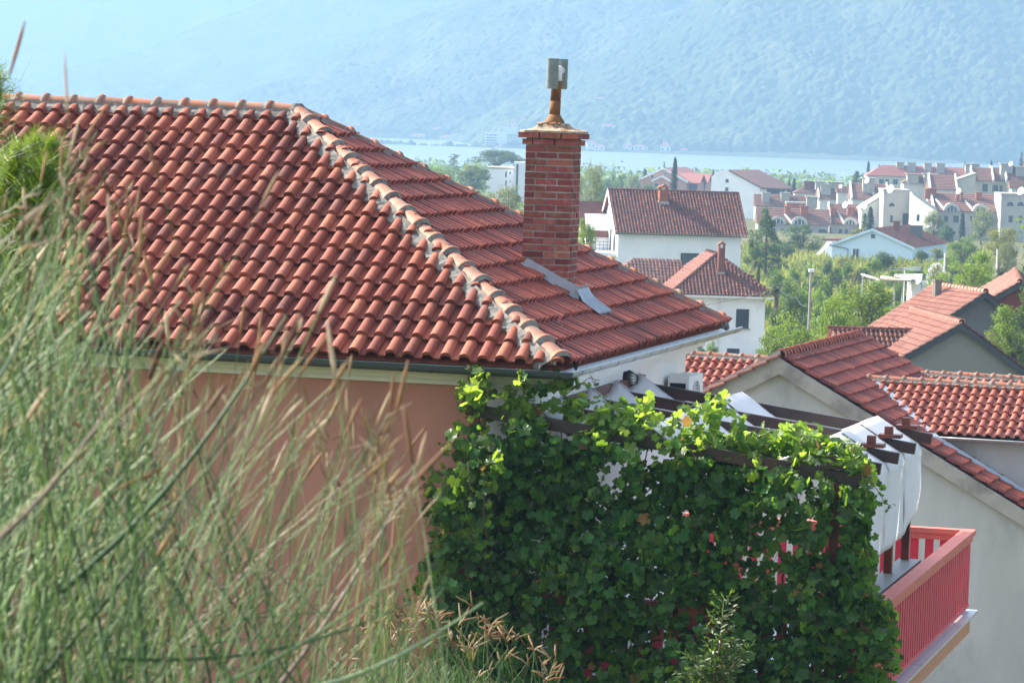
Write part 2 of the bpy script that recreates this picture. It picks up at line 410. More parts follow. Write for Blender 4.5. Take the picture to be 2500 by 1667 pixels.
def gutter(name, A, B, out, r, m, nb, br_m, lab):
    A = Vector(A); B = Vector(B); d = (B-A).normalized(); out = Vector(out)
    g = MB(); K = 10
    rows = []
    NS = 40
    for i in range(NS+1):
        p = lerp(A, B, i/NS)
        rows.append([p - out*(r*cos(pi*k/K)) - ZU*(r*sin(pi*k/K)) for k in range(K+1)])
    g.grid(rows)
    rows2 = []
    for i in range(NS+1):
        p = lerp(A, B, i/NS)
        rows2.append([p - out*((r-.004)*cos(pi*k/K)) - ZU*((r-.004)*sin(pi*k/K)) for k in range(K+1)])
    g.grid(rows2)
    g.tube([A+out*r, B+out*r], .009, 6)
    o = g.build(name, m, house, True, label=lab)
    b = MB()
    for i in range(nb):
        p = lerp(A, B, (i+.5)/nb); b = MB()
        b.grid([[p+d*t - out*((r+.006)*cos(pi*k/K)) - ZU*((r+.006)*sin(pi*k/K)) for k in range(K+1)] for t in (-.012, .012)])
        b.build("bracket", br_m, o, True)
    return o
gutter("gutter", Hf(ULEFT, -.045, ZE-.015), Hf(.10, -.045, ZE-.045), -V, .075, M_GUT, 11, M_GUT, "dark green grey gutter of the front eaves")
gutter("gutter", Hf(.055, -.12, ZE-.03), Hf(.055, HW+.55, ZE-.035), U, .075, M_ZINC, 11, M_BLACK, "bare zinc gutter of the side eaves")

# chimney, standing on the side slope
P = hit(1385.5, 728, C1+nS*.05, nS)
rel = P - Hf.O; cu1 = rel.dot(U); cv0 = rel.dot(V)
cu0 = cu1-.55; cv1 = cv0+.45
zbase = ZE - .6
Ptop = ray(1257, 352) ; Yc = Hf(cu0, cv0, 0).y; ztop = (Ptop*Yc).z       # underside of corbel courses
chim = MB(Hf); chim.box(cu0+.008, cu1-.008, cv0+.008, cv1-.008, ZE+.2, ztop+.14)
chimney = chim.build("chimney", M_JOINT, house, label="square red brick chimney with rusty flue")
bk = MB(Hf); rb = random.Random(21)
course = .0745; ncs = int((ztop-(ZE+.3))/course)
def ring(z, x0, x1, y0, y1, off, n_l, n_w, j=.004):
    hb = .0605
    def run(a0, a1, fixed, horiz, sgn):
        L = a1-a0; xs = [a0]; x = a0 + (.25 if not off else .125)
        while x < a1-.06: xs.append(x); x += .255
        xs.append(a1)
        for i in range(len(xs)-1):
            p0 = xs[i]+.007; p1 = xs[i+1]-.007; dd = rb.uniform(-j, j)*1.5
            zz = z+rb.uniform(-.0015, .0015)
            if horiz: bk.box(p0, p1, min(fixed+dd, fixed+dd+sgn*.06), max(fixed+dd, fixed+dd+sgn*.06), zz, zz+hb)
            else: bk.box(min(fixed+dd, fixed+dd+sgn*.06), max(fixed+dd, fixed+dd+sgn*.06), p0, p1, zz, zz+hb)
    run(x0, x1, y0, True, 1); run(x0, x1, y1, True, -1)
    run(y0+.065, y1-.065, x0, False, 1); run(y0+.065, y1-.065, x1, False, -1)
for i in range(ncs): ring(ztop-(i+1)*course, cu0, cu1, cv0, cv1, i % 2, 0, 0)
ring(ztop+.004, cu0-.035, cu1+.035, cv0-.035, cv1+.035, 1, 0, 0)
bk.build("brickwork", M_BRICK, chimney)
# corbelled head: inner fill, flat course, mortar cap
hd = MB(Hf); hd.box(cu0+.02, cu1-.02, cv0+.02, cv1-.02, ztop+.066, ztop+.152)
hd.build("corbel_fill", M_JOINT, chimney)
bk = MB(Hf); zz = ztop+.078
ring(zz, cu0-.075, cu1+.075, cv0-.075, cv1+.075, 0, 0, 0, .003); bk.build("corbel_course", M_BRICK, chimney)
cr = MB(Hf); K = 28; cx, cyv = (cu0+cu1)/2, (cv0+cv1)/2; rows = []
rr = random.Random(8)
for (f, hh) in ((1.0, 0.0), (.99, .022), (.80, .035), (.62, .05), (.5, .085), (.36, .10), (.2, .12)):
    row = []
    for k in range(K+1):
        a = 2*pi*(k % K)/K; cc, ss = cos(a), sin(a)
        m = max(abs(cc), abs(ss)); sq = lerp(1.0, 1/m, min(1, max(0, (f-.4)/.4)))
        row.append((cx+cc*sq*(cu1-cu0+.14)/2*f, cyv+ss*sq*(cv1-cv0+.14)/2*f, zz+.064+hh+(rr.uniform(-.012, .012) if .3 < f < .95 else 0)))
    row[-1] = row[0]; rows.append(row)
cr.grid(rows)
for k in range(26):
    a = rr.uniform(0, 2*pi); q = rr.uniform(.12, .2); s_ = rr.uniform(.008, .02)
    c0 = Vector((cx+cos(a)*q, cyv+sin(a)*q, zz+.064+.11-.25*(q-.12)))
    cr.obox(c0, (s_, s_*.3, 0), (-s_*.3, s_, .2*s_), (0, -.1*s_, s_*.6))
cr.build("mortar_cap", M_CROWN, chimney)
fl = MB(Hf); zc = zz+.064+.10
fl.tube([(cx, cyv, zc-.02), (cx, cyv, zc+.035), (cx, cyv, zc+.075), (cx, cyv, zc+.11)], [.125, .11, .082, .06], 16)
ztp = (ray(1350, 150)*Yc).z
fl.tube([(cx, cyv, zc+.10), (cx+.003, cyv, zc+.26)], [.063, .063], 16)
fl.tube([(cx+.003, cyv, zc+.255), (cx+.012, cyv, ztp-.12)], [.060, .058], 16)
flue = fl.build("flue_pipe", M_RUST, chimney, True)
cw = MB(Hf)
tx = cx+.012; dv = .15; du = .018
for sx in (-1, 1):
    c0 = (tx+sx*du, cyv+sx*dv)
    z0, z1 = ztp-.31, ztp+.03
    for rad in (.068, .060):
        cw.tube([(c0[0], c0[1], z0), (c0[0], c0[1], z0+.02), (c0[0], c0[1], z1-.02), (c0[0], c0[1], z1)], [rad*.94, rad, rad, rad*1.03], 18, cap=False)
cw.build("flue_cowl", M_CEM, chimney, True)
cw = MB(Hf); cw.tube([(tx-du*.7, cyv-dv*.7, ztp-.10), (tx+du*.7, cyv+dv*.7, ztp-.10)], .054, 16)
cw.tube([(tx, cyv, ztp-.22), (tx, cyv, ztp-.1)], [.06, .058], 16)
cw.build("flue_elbow", mat("pale_cement_elbow", (.62, .62, .60), .7, .1), chimney, True)
# lead and zinc flashing
fs = MB()
def roofp(u, v, h): return Hf(u, v, ZE - u*tan(PIT)) + nS*h
fs.prism([roofp(cu0-.05, cv0-.012, .03), roofp(cu1+.10, cv0-.012, .03), roofp(cu1+.08, cv0-.012, .12), roofp(cu1+.012, cv0-.012, .23), roofp(cu0-.02, cv0-.012, .19)], -V*.012)
fs.grid([[roofp(cu0-.05, cv0-.01, .115), roofp(cu1+.05, cv0-.01, .115)], [roofp(cu0-.05, cv0-.05, .10), roofp(cu1+.05, cv0-.06, .10)]])
fs.prism([roofp(cu1+.012, cv0-.03, .09), roofp(cu1+.012, cv1+.03, .09), roofp(cu1+.012, cv1+.03, .24), roofp(cu1+.012, cv0-.03, .24)], U*.008)
rows = []
for q in (0, .12, .24, .33):
    rows.append([roofp(cu1+.012+q, cv0-.07+.025*j, .135 - q*.07 + (.03*sin(j*2*pi/4) if q > .1 else 0) + (.07 if q == 0 else 0)) for j in range(25)])
fs.grid(rows)
fs.build("flashing", M_LEAD, chimney)

# shutters of the recessed side openings behind the vine
for (v0, v1) in ((1.0, 1.55), (1.62, 2.15)):
    sm = MB(Hf); sm.box(-.395, -.36, v0, v0+.05, -5.2, -3.75); sm.box(-.395, -.36, v1-.05, v1, -5.2, -3.75); sm.box(-.394, -.361, v0+.05, v1-.05, -3.82, -3.75)
    sh = sm.build("shutter", M_WOOD, house)
    lm = MB(Hf)
    for k in range(24):
        z = -5.15+k*.056; lm.prism([(-.37, v0+.05, z), (-.37, v1-.05, z), (-.345, v1-.05, z-.035), (-.345, v0+.05, z-.035)], U*.0+ZU*.006) if False else lm.box(-.375, -.345, v0+.052, v1-.052, z, z+.018)
    lm.build("louvre", M_GREYWOOD, sh)
# balcony with its red railing
BO = 3.28; BV0 = .13; BV1 = HW; ZRAIL = -5.08; ZSL = -6.07
bm_ = MB(Hf); bm_.box(-.399, BO-.03, BV0, BV1, ZSL-.30, ZSL-.03)
bal = bm_.build("balcony", M_PEACH_PALE, house, label="wide balcony with red slatted railing")
bw = MB(Hf); bw.box(-.398, BO-.55, BV0+.3, BV1-.5, ZB, ZSL-.301); bw.build("support_wall", M_PEACH, bal)
ed = MB(Hf)
ed.box(-.398, BO+.055, BV0-.05, BV1+.055, ZSL-.03, ZSL-.018); ed.box(BO+.045, BO+.055, BV0-.05, BV1+.055, ZSL-.05, ZSL-.03)
ed.box(-.39, BO+.045, BV0-.05, BV0-.04, ZSL-.05, ZSL-.03)
ed.build("edge_flashing", M_ZINC, bal)
for (x0, x1, y0, y1) in ((BO-.17, BO, BV0, BV1), (-.398, BO-.171, BV1-.17, BV1), (-.398, BO-.171, BV0, BV0+.17)):
    rl = MB(Hf); rl.box(x0, x1, y0, y1, ZRAIL-.06, ZRAIL); rl.box(x0+.03, x1-.03 if x1 == BO else x1, y0+.03, y1-.03, ZRAIL-.14, ZRAIL-.061)
    rl.build("top_rail", M_REDTOP, bal)
bl = MB(Hf); bl.box(BO-.10, BO-.05, BV0+.02, BV1-.02, ZSL+.02, ZSL+.07); bl.build("bottom_rail", M_RED, bal)
nb = int((BV1-BV0)/.185)
for i in range(nb):
    v = BV0+.08+i*.185
    q = MB(Hf); q.box(BO-.085, BO-.055, v, v+.11, ZSL+.07, ZRAIL-.141); q.build("baluster", M_RED, bal)
for i in range(19):
    for v in (BV1-.085, BV0+.055):
        q = MB(Hf); q.box(-.3+i*.185, -.3+i*.185+.105, v, v+.03, ZSL-.01, ZRAIL-.141); q.build("baluster", M_RED, bal)

# ---------------------------------------------------------------- pergola
RV = [0.0, 1.36, 2.66, 3.95, 5.30]; UE = 3.13
def rz(u): return -3.69 + (3.13-u)*.124
pergola = thing("pergola", "dark wooden pergola with sloping rafters over the red balcony", "pergola", Hf(3.0, 2.6, -5.2))
for i, v in enumerate(RV):
    u0 = -1.03 if i == 0 else -.398
    r_ = MB(); a = Hf(u0, v, rz(u0)); b = Hf(UE, v, rz(UE)); r_.beam(a, b, .075, .125)
    rf = r_.build("rafter", M_WOOD, pergola, bevel=.006)
    k_ = MB(Hf); k_.box(2.72, 2.97, v-.10, v+.10, rz(2.85)+.075, rz(2.85)+.115); k_.box(2.78, 2.87, v-.045, v+.045, rz(2.85)+.116, rz(2.85)+.20)
    k_.build("rafter_cap", M_WOOD if i < 2 else M_WOODRED, rf)
    p_ = MB(Hf); p_.box(2.83, 2.92, v-.045, v+.045, -5.10 if i else -6.03, rz(2.88)-.07)
    p_.build("post", M_WOODRED, pergola, bevel=.006)
p_ = MB(Hf); p_.box(-.98, -.89, -.045, .045, -9.4, rz(-.93)-.07); p_.build("post", M_WOODRED, pergola)
p_ = MB(Hf); p_.box(2.79, 3.05, .30, 5.40, -5.20, -5.101); p_.build("sole_plate", M_GREYWOOD, pergola, bevel=.005)
p_ = MB(Hf); p_.box(-.395, -.33, 1.7, 5.6, -3.235, -3.135); p_.build("ledger", M_WOODRED, pergola, label="brown ledger board on the white wall")
for u in (.9, 2.5):
    p_ = MB(Hf); p_.box(u-.03, u+.03, .1, 5.55, rz(u)+.066, rz(u)+.105); p_.build("crossbar", M_GREYWOOD, pergola)

# shade cloth: four strips between the rafters
cuts = [(0.05, 1.31), (1.41, 2.61), (2.71, 3.90), (4.00, 5.25)]
botz = [-4.76, -4.75, -4.72, -4.68]
us = [-.34]+[-.34+(.9+.34)*k/14 for k in range(1, 14)]+[.9]+[.9+1.6*k/14 for k in range(1, 14)]+[2.5, 2.58, 2.66, 2.74, 2.82, 2.9, 2.98]
for i, (v0, v1) in enumerate(cuts):
    rows = []; rc = random.Random(60+i)
    for u in us:
        dk = min(abs(u+.34), abs(u-.9), abs(u-2.5)); pk = .17 if u < .3 else .16
        if u <= 2.5: off = pk - .44*(1-math.exp(-(dk/.52)**1.3))
        else: off = .16 - .23*(u-2.5)/.48
        row = []
        for k in range(21):
            f = k/20; v = lerp(v0, v1, f)
            bow = .02*sin(f*pi*9+i)*(.3+abs(off)*1.5)*(1 if u < 2.4 else .2)
            # gathered corners at the wall
            tie = 0
            if u < .25:
                tt = (.25-u)/.59; tie = -.15*tt*(4*f*(1-f))**.7
            row.append(Hf(u, v, rz(u)+off+bow*.3+tie))
        rows.append(row)
    zt = rz(3.0)-.07
    zb = botz[i]
    for k2 in range(1, 15):
        t = k2/14; row = []
        for k in range(21):
            f = k/20; v = lerp(v0-.04*min(1, t*7), v1+.04*min(1, t*7), f)
            bul = .008*sin(pi*t*2+i) - (.07*max(0, t-.75) if i == 3 else .02*t*t)
            z_ = lerp(zt, zb + .03*f + (.22*f*f if i == 3 else 0), t)
            row.append(Hf(3.02+bul+.012*sin(f*9+i*2+t)*min(1, t*4), v, z_ - (.015 if k2 == 1 else 0)))
        rows.append(row)
    c_ = MB(); c_.grid(rows)
    nm = ["white shade cloth strip nearest the vine, hanging lowest", "white shade cloth strip second from the vine", "white shade cloth strip third from the vine", "white shade cloth strip farthest from the vine, hem curving up"][i]
    o = c_.top("shade_cloth", M_CLOTH, Hf(1.5, (v0+v1)/2, rz(1.5)), nm, "shade cloth", "white cloths woven over the pergola", True)
    sd = o.modifiers.new("thickness", 'SOLIDIFY'); sd.thickness = .004
    ORG[o.name] = o.location.copy()
    for v in (v0+.01, v1-.01):
        ct = MB(); ct.tube([Hf(-.34, v, rz(-.34)+.03), Hf(-.36, v, -3.12), Hf(-.40, v+.01, -3.17)], .006, 5)
        ct.build("tie_cord", M_ROPE, o)

# air conditioner on the white wall
ac = thing("air_conditioner", "white outdoor air conditioner unit on the white wall below the eaves", "air conditioner", Hf(-.2, 7.4, -3.86))
q = MB(Hf); q.box(-.34, -.07, 6.95, 7.80, -3.84, -3.24); q.build("casing", M_ACWHITE, ac, bevel=.012)
q = MB(Hf); q.box(-.31, -.115, 6.935, 6.949, -3.80, -3.32); q.build("side_panel", M_DARK, ac)
q = MB(Hf); q.tube([(-.0695, 7.36, -3.55), (-.066, 7.36, -3.55)], .24, 32); fan = q.build("fan_opening", M_DARK, ac)
q = MB(Hf)
for r_ in (.05, .09, .13, .17, .21, .245):
    pts = [(-.06, 7.36+r_*cos(2*pi*k/28), -3.55+r_*sin(2*pi*k/28)) for k in range(29)]
    q.tube(pts, .006, 4, False)
for k in range(12):
    a = 2*pi*k/12; q.tube([(-.06, 7.36+.03*cos(a), -3.55+.03*sin(a)), (-.06, 7.36+.245*cos(a), -3.55+.245*sin(a))], .004, 4)
q.build("fan_grille", M_ACWHITE, ac)
q = MB(Hf)
for v in (7.05, 7.65): q.box(-.398, -.05, v, v+.04, -3.90, -3.845)
q.build("bracket", M_GREY, ac)
# bulkhead lamp and meter box
lp = thing("wall_lamp", "round black bulkhead lamp with wire cage on the white wall", "wall lamp", Hf(-.39, 4.75, -3.14))
q = MB(Hf); q.tube([(-.399, 4.75, -3.13), (-.35, 4.75, -3.13), (-.32, 4.75, -3.13)], [.105, .105, .09], 20); q.build("lamp_body", M_BLACK, lp, True)
q = MB(Hf); q.tube([(-.33, 4.75, -3.13), (-.28, 4.75, -3.13), (-.25, 4.75, -3.13)], [.075, .07, .04], 18); q.build("lamp_glass", M_GLASSL, lp, True)
q = MB(Hf)
for k in range(6):
    a = pi*k/6
    q.tube([(-.32, 4.75-.085*cos(a), -3.13-.085*sin(a)), (-.25, 4.75-.05*cos(a), -3.13-.05*sin(a)), (-.235, 4.75, -3.13), (-.25, 4.75+.05*cos(a), -3.13+.05*sin(a)), (-.32, 4.75+.085*cos(a), -3.13+.085*sin(a))], .005, 5)
q.build("lamp_cage", M_BLACK, lp)
q = MB(Hf); q.box(-.398, -.24, 6.35, 6.62, -3.56, -3.44); q.box(-.398, -.26, 6.42, 6.6, -3.9, -3.561)
q.top("junction_box", [M_BLACK], Hf(-.35, 6.5, -3.9), "small black hooded box on the white wall left of the air conditioner", "junction box")
# ---------------------------------------------------------------- grape vine
M_LEAF = mat("vine_leaf", (.030, .085, .015), .42, .2, 10, isl=.5, hue=.025, spec=.25, transl=(.21, .38, .025), tmix=.4)
M_LEAFY = mat("young_sunlit_vine_leaf", (.06, .125, .010), .42, .2, 10, isl=.25, hue=.02, spec=.4, transl=(.36, .53, .05), tmix=.56)  # young leaf tone, brightened with the sunlight of the vine's top
M_VSTEM = mat("vine_stem", (.13, .08, .04), .8, .2, 20)
S_ = 2500/2352
VPOLY = [(x*S_, y*S_) for x, y in [(1085, 842), (1125, 868), (1140, 905), (1200, 872), (1290, 868), (1320, 915), (1400, 950), (1422, 920), (1478, 952), (1530, 945), (1560, 925), (1600, 940), (1640, 912),
    (1662, 955), (1700, 985), (1750, 1000), (1830, 990), (1920, 1015), (1965, 1040), (1972, 1090), (2005, 1130), (2008, 1170), (2000, 1240), (2010, 1330), (2035, 1390), (2062, 1470), (2050, 1580), (2040, 1640),
    (990, 1640), (985, 1540), (1003, 1500), (985, 1400), (962, 1330), (990, 1240), (975, 1180), (985, 1100), (1060, 1075), (1035, 1035), (1020, 1025), (1070, 965), (1066, 900)]]
def inpoly(x, y, P):
    r = False; j = len(P)-1
    for i in range(len(P)):
        if (P[i][1] > y) != (P[j][1] > y) and x < (P[j][0]-P[i][0])*(y-P[i][1])/(P[j][1]-P[i][1])+P[i][0]: r = not r
        j = i
    return r
LEAF = []
for a, r in ((0, 1.0), (13, .84), (27, .70), (42, .86), (54, .93), (68, .80), (82, .64), (98, .74), (114, .76), (132, .62), (154, .52)):
    LEAF.append((a, r))
LEAF2 = [(a, r) for a, r in LEAF] + [(180, .12)] + [(-a, r) for a, r in LEAF[:0:-1]]
def add_leaf(mb, p, nrm, tip, size, rng, mi=0):
    # p: centre of the blade, nrm: blade normal, tip: direction of the tip
    nrm = nrm.normalized(); tip = (tip - nrm*tip.dot(nrm)).normalized(); sd = nrm.cross(tip)
    cup = rng.uniform(-.35, .25); fold = rng.uniform(.0, .35); vs = [p + nrm*0.0]
    for a, r in LEAF2:
        a = radians(a); rr = r*size*rng.uniform(.93, 1.05); x = sin(a)*rr; y = cos(a)*rr - .0
        vs.append(p + sd*x + tip*y + nrm*(cup*rr*rr/size + fold*abs(x)*.6 + rng.uniform(-.03, .03)*size))
    n = len(LEAF2); mb.cur = mi
    mb.add(vs, [(0, 1+i, 1+(i+1) % n) for i in range(n)])
rv = random.Random(77)
vine = thing("grape_vine", "grape vine with lobed green leaves covering the front of the pergola", "vine", Hf(1.2, -.1, -9.4))
lf = MB(); xs = [p[0] for p in VPOLY]; ys = [p[1] for p in VPOLY]
HOLES = [(1605, 1112, 50, 22, .92), (1960, 1300, 75, 60, .55), (1870, 1400, 80, 50, .5), (2010, 1400, 50, 60, .45), (1700, 1260, 60, 25, .4), (1330, 1570, 22, 90, .8), (1350, 1455, 30, 25, .7), (1255, 1600, 12, 60, .5), (1500, 1140, 45, 70, .5), (1545, 1480, 30, 40, .4), (1930, 1130, 90, 20, .3), (2040, 1290, 15, 100, .97), (2045, 1172, 60, 20, .85)]
n_ok = 0
while n_ok < 13500:
    x = rv.uniform(min(xs), max(xs)); y = rv.uniform(min(ys), max(ys))
    if not inpoly(x+rv.gauss(0, 9)+70*(float(fbm(np.array([x/70.0]), np.array([y/60.0]), 2, 21)[0])-.38), y+rv.gauss(0, 9), VPOLY): continue
    # clumpy cover
    f = float(fbm(np.array([x/55.0]), np.array([y/48.0]), 3, 5)[0])
    if f < .41 and rv.random() < .85: continue
    if any(((x-a)/c)**2+((y-b)/d)**2 < 1 and rv.random() < k for a, b, c, d, k in HOLES): continue
    vp = rv.gauss(-.16, .09) - (rv.random()*.42 if x < 1240 and y < 1420 and rv.random() < .3 else 0)
    vp -= .8*(float(fbm(np.array([x/150.0]), np.array([y/120.0]), 2, 9)[0])-.38)
    topy = np.interp(x, [1140, 2100], [935, 1105])
    top = y < topy + 85
    p = hit(x, y, Hf(0, vp, 0), V)
    if top: p = p + V*rv.uniform(-.05, .75)*(1 if x > 1330 else .2)
    young = rv.random() < (.8 if top else .06)  # share of young leaves raised at the top to paint sunlight there
    nrm = Vector((rv.gauss(0, .65), rv.gauss(0, .65), rv.gauss(0, .55))) + (-V*.75 + ZU*.35 if not top else -V*.35 + ZU*.75)
    tip = Vector((rv.gauss(0, .5), rv.gauss(0, .4), -1.0 if not top else rv.gauss(-.3, .6)))
    add_leaf(lf, p, nrm, tip, rv.choice([.034, .045, .055, .066, .08, .092])*rv.uniform(.85, 1.15), rv, 2 if rv.random() < .012 else (1 if young else 0)); n_ok += 1
# second, deeper layer
for k in range(3800):
    x = rv.uniform(min(xs), max(xs)); y = rv.uniform(1010*S_, max(ys))
    if not inpoly(x, y, VPOLY) or any(((x-a)/c)**2+((y-b)/d)**2 < 1 for a, b, c, d, _ in HOLES): continue
    p = hit(x, y, Hf(0, rv.uniform(.1, .38), 0), V)
    add_leaf(lf, p, Vector((rv.gauss(0, .5), rv.gauss(0, .5), rv.gauss(0, .4)))-V*.7, Vector((rv.gauss(0, .5), 0, -1)), rv.uniform(.06, .10), rv, 0)
st = MB()
def shoot(pts_px, vp, leaf0, leaf1, nl, young=True, r=.006):
    pts = [hit(x*S_, y*S_, Hf(0, vp+.02*i, 0), V) for i, (x, y) in enumerate(pts_px)]
    st.tube(pts, [lerp(r, r*.4, i/(len(pts)-1)) for i in range(len(pts))], 5)
    for k in range(nl):
        t = (k+rv.random())/nl*(len(pts)-1.001); i = int(t); p = lerp(pts[i], pts[i+1], t-i)
        off = Vector((rv.gauss(0, 1), rv.gauss(0, .6), rv.gauss(0, .6))).normalized()*.06
        st.tube([p, p+off], .002, 4)
        add_leaf(lf, p+off, Vector((rv.gauss(0, .6), rv.gauss(-.4, .5), rv.gauss(.4, .5))), off+Vector((0, 0, -.03)), lerp(leaf0, leaf1, t/(len(pts)-1)), rv, 1 if young and rv.random() < .75 else 0)
shoot([(1075, 940), (1080, 905), (1078, 870), (1088, 843)], -.2, .075, .035, 12)
shoot([(1110, 930), (1118, 890), (1135, 868)], -.2, .07, .04, 9)
shoot([(1205, 920), (1200, 890), (1198, 868)], -.1, .06, .035, 7)
shoot([(1300, 905), (1330, 885), (1352, 868), (1378, 873)], .1, .06, .035, 8, False)
shoot([(1270, 880), (1275, 855), (1250, 840)], -.05, .06, .04, 8)
shoot([(1420, 960), (1424, 935), (1428, 912)], .1, .07, .03, 7)
shoot([(1475, 985), (1482, 960), (1490, 948)], .1, .065, .035, 6)
shoot([(1590, 985), (1600, 950), (1612, 930), (1645, 912)], .15, .085, .04, 12)
shoot([(1640, 970), (1652, 940), (1650, 925)], .2, .075, .04, 8)
shoot([(1925, 1050), (1935, 1025), (1940, 1015)], .05, .06, .04, 5)
shoot([(1990, 1090), (2015, 1125), (2030, 1150), (2050, 1168)], -.1, .06, .03, 14, False, .005)
shoot([(1050, 1050), (1030, 1030), (1018, 1025)], -.15, .05, .03, 7)
shoot([(1010, 1080), (995, 1085), (985, 1100)], -.15, .06, .045, 6)
shoot([(1075, 1060), (1080, 1130), (1072, 1190), (1085, 1250)], -.55, .075, .045, 22)
shoot([(1120, 1080), (1110, 1170), (1118, 1230), (1112, 1290)], -.55, .07, .04, 16)
shoot([(985, 1340), (950, 1365), (925, 1372)], -.15, .06, .04, 8, False)
shoot([(2030, 1480), (2055, 1490), (2062, 1510)], -.15, .06, .05, 6, False)
for (xa, ya, xb, yb) in ((1080, 1568, 1090, 960), (1180, 1640, 1210, 970), (1310, 1640, 1300, 985), (1450, 1640, 1490, 1010), (1640, 1640, 1600, 1030), (1800, 1640, 1830, 1070), (1930, 1640, 1900, 1090), (2000, 1640, 1975, 1100)):
    pts = [hit(lerp(xa, xb, t)*S_+rv.uniform(-22, 22), lerp(ya, yb, t)*S_, Hf(0, .02+rv.uniform(-.06, .06), 0), V) for t in [k/9 for k in range(10)]]
    st.tube(pts, [.018-.012*k/9 for k in range(10)], 6)
for k in range(70):
    x = rv.uniform(1040, 1980); y = rv.uniform(1020, 1450); pts = [(x, y), (x+rv.uniform(-25, 25), y+40), (x+rv.uniform(-40, 40), y+rv.uniform(60, 130))]
    P3 = [hit(a*S_, b*S_, Hf(0, rv.uniform(-.32, -.05), 0), V) for a, b in pts]
    st.tube(P3, .003, 4)
lf.build("foliage", [M_LEAF, M_LEAFY, mat('withered_vine_leaf', (.16, .09, .02), .7, .2, 10, isl=.3, transl=(.3, .18, .04), tmix=.3)], vine); st.build("stem", M_VSTEM, vine, True)

# ---------------------------------------------------------------- hillside grass close to the camera
M_GRASS = mat("hillside_grass", (.2, .3, .1), .5, .25, 6, spec=.35, tmix=.3, transl=(.9, 1.0, .6),
    ramp=[(0, (.018, .055, .013)), (.24, (.05, .12, .032)), (.44, (.15, .25, .09)), (.60, (.32, .40, .23)), (.68, (.05, .13, .018)), (.90, (.17, .26, .06)), (.94, (.42, .31, .14)), (.95, (.08, .035, .018)), (1.0, (.42, .36, .26))])
M_HEAD = mat("grass_seed_heads", (.4, .3, .2), .7, .25, 20, tmix=.3, transl=(1, .9, .7),
    ramp=[(0, (.36, .25, .12)), (.4, (.28, .15, .07)), (.55, (.08, .035, .022)), (.62, (.40, .30, .17)), (.8, (.55, .45, .32)), (1.0, (.22, .11, .05))])
rg = random.Random(5)
OUT = [(-250, 330), (0, 400), (90, 470), (180, 460), (300, 590), (420, 740), (520, 820), (600, 950), (750, 990), (850, 1040), (960, 1120), (1040, 1230), (1090, 1420), (1120, 1640)]
def outl(x): return float(np.interp(x, [p[0] for p in OUT], [p[1] for p in OUT]))
gr, hd = MB(), MB()
def blade(mb, pts, r0, r1, n=3):
    k = len(pts); mb.tube(pts, [lerp(r0, r1, (i/(k-1))**1.5) for i in range(k)], n, False)
def stalk(tx, ty, Y, lean, rad, head, depth_lean=0.0):
    lean = max(-48, min(62, lean)); tipp = at(tx, ty, Y); g = -1.30 if Y < 9.5 else gz(Y)
    h = max(.25, tipp.z - g); ln = tan(radians(lean))*h
    base = Vector((tipp.x - ln, Y - depth_lean*h, g)); bend = rg.uniform(.0, .4)
    pts = []
    for k in range(8):
        t = k/7; x = lerp(base.x, tipp.x, lerp(t, t*t, bend)); z = lerp(base.z, tipp.z, lerp(t, 1-(1-t)**2, bend*.5))
        pts.append(Vector((x, lerp(base.y, Y, t), z)))
    blade(gr, pts, rad, rad*.45)
    if head:
        d = (pts[-1]-pts[-2]).normalized(); L = rg.uniform(.035, .085)
        kind = rg.random()
        if kind < .6:
            hd.tube([pts[-1]-d*.008, pts[-1]+d*L*.3, pts[-1]+d*L*.7, pts[-1]+d*L], [rad*.8, rad*1.9, rad*1.7, rad*.5], 5)
        else:
            for j in range(rg.randint(3, 6)):
                p = pts[-1]-d*rg.uniform(0, .09); q = (d + Vector((rg.gauss(0, .6), rg.gauss(0, .5), rg.gauss(.1, .4)))).normalized()*rg.uniform(.02, .06)
                hd.tube([p, p+q*.5, p+q], [rad*.5, rad*1.4, rad*.4], 4)
for k in range(700):
    tx = rg.uniform(-260, 800); o_ = outl(tx); ty = o_ + rg.gammavariate(2.0, 165) - 20
    if ty > 1760 or rg.random() < max(0, (tx-200)/340)**.75: continue
    lean = rg.gauss(lerp(8, 36, min(1, max(0, (ty-500)/800))), 16) if tx < 520 else rg.gauss(18, 17)
    if rg.random() < .08: lean = -rg.uniform(5, 35)
    stalk(tx, ty, rg.uniform(4.8, 8.8), lean, rg.choice([.0015, .0018, .0022, .0026, .0031])*(1 if rg.random() < .93 else 1.5), rg.random() < .15)
for k in range(150):
    tx = rg.uniform(420, 1110); ty = outl(tx) + rg.expovariate(1/190.0) - 30
    if ty > 1740: continue
    stalk(tx, ty, rg.uniform(5.2, 8.8), rg.gauss(16, 18), rg.uniform(.0010, .0020), rg.random() < .25)
# a thin scatter above the mass
for k in range(80):
    tx = rg.uniform(0, 1050); ty = outl(tx) - abs(rg.gauss(0, 75)); stalk(tx, ty, rg.uniform(4.8, 7.5), rg.gauss(14, 15), rg.uniform(.0011, .0019), rg.random() < .65)
for k in range(16):
    tx = rg.uniform(430, 1010); stalk(tx, float(np.interp(tx, [430, 700, 1010], [880, 1030, 1120]))+rg.gauss(0, 75), rg.uniform(5.2, 7.6), rg.gauss(12, 14), rg.uniform(.0013, .0020), True)
for (tx, ty, lean) in ((28, 170, 12), (640, 500, 22), (970, 1000, 8), (1020, 1130, 35), (780, 760, 20), (560, 640, 24)):
    stalk(tx, ty, 5.6, lean, .0019, True)
gr.cur = 0
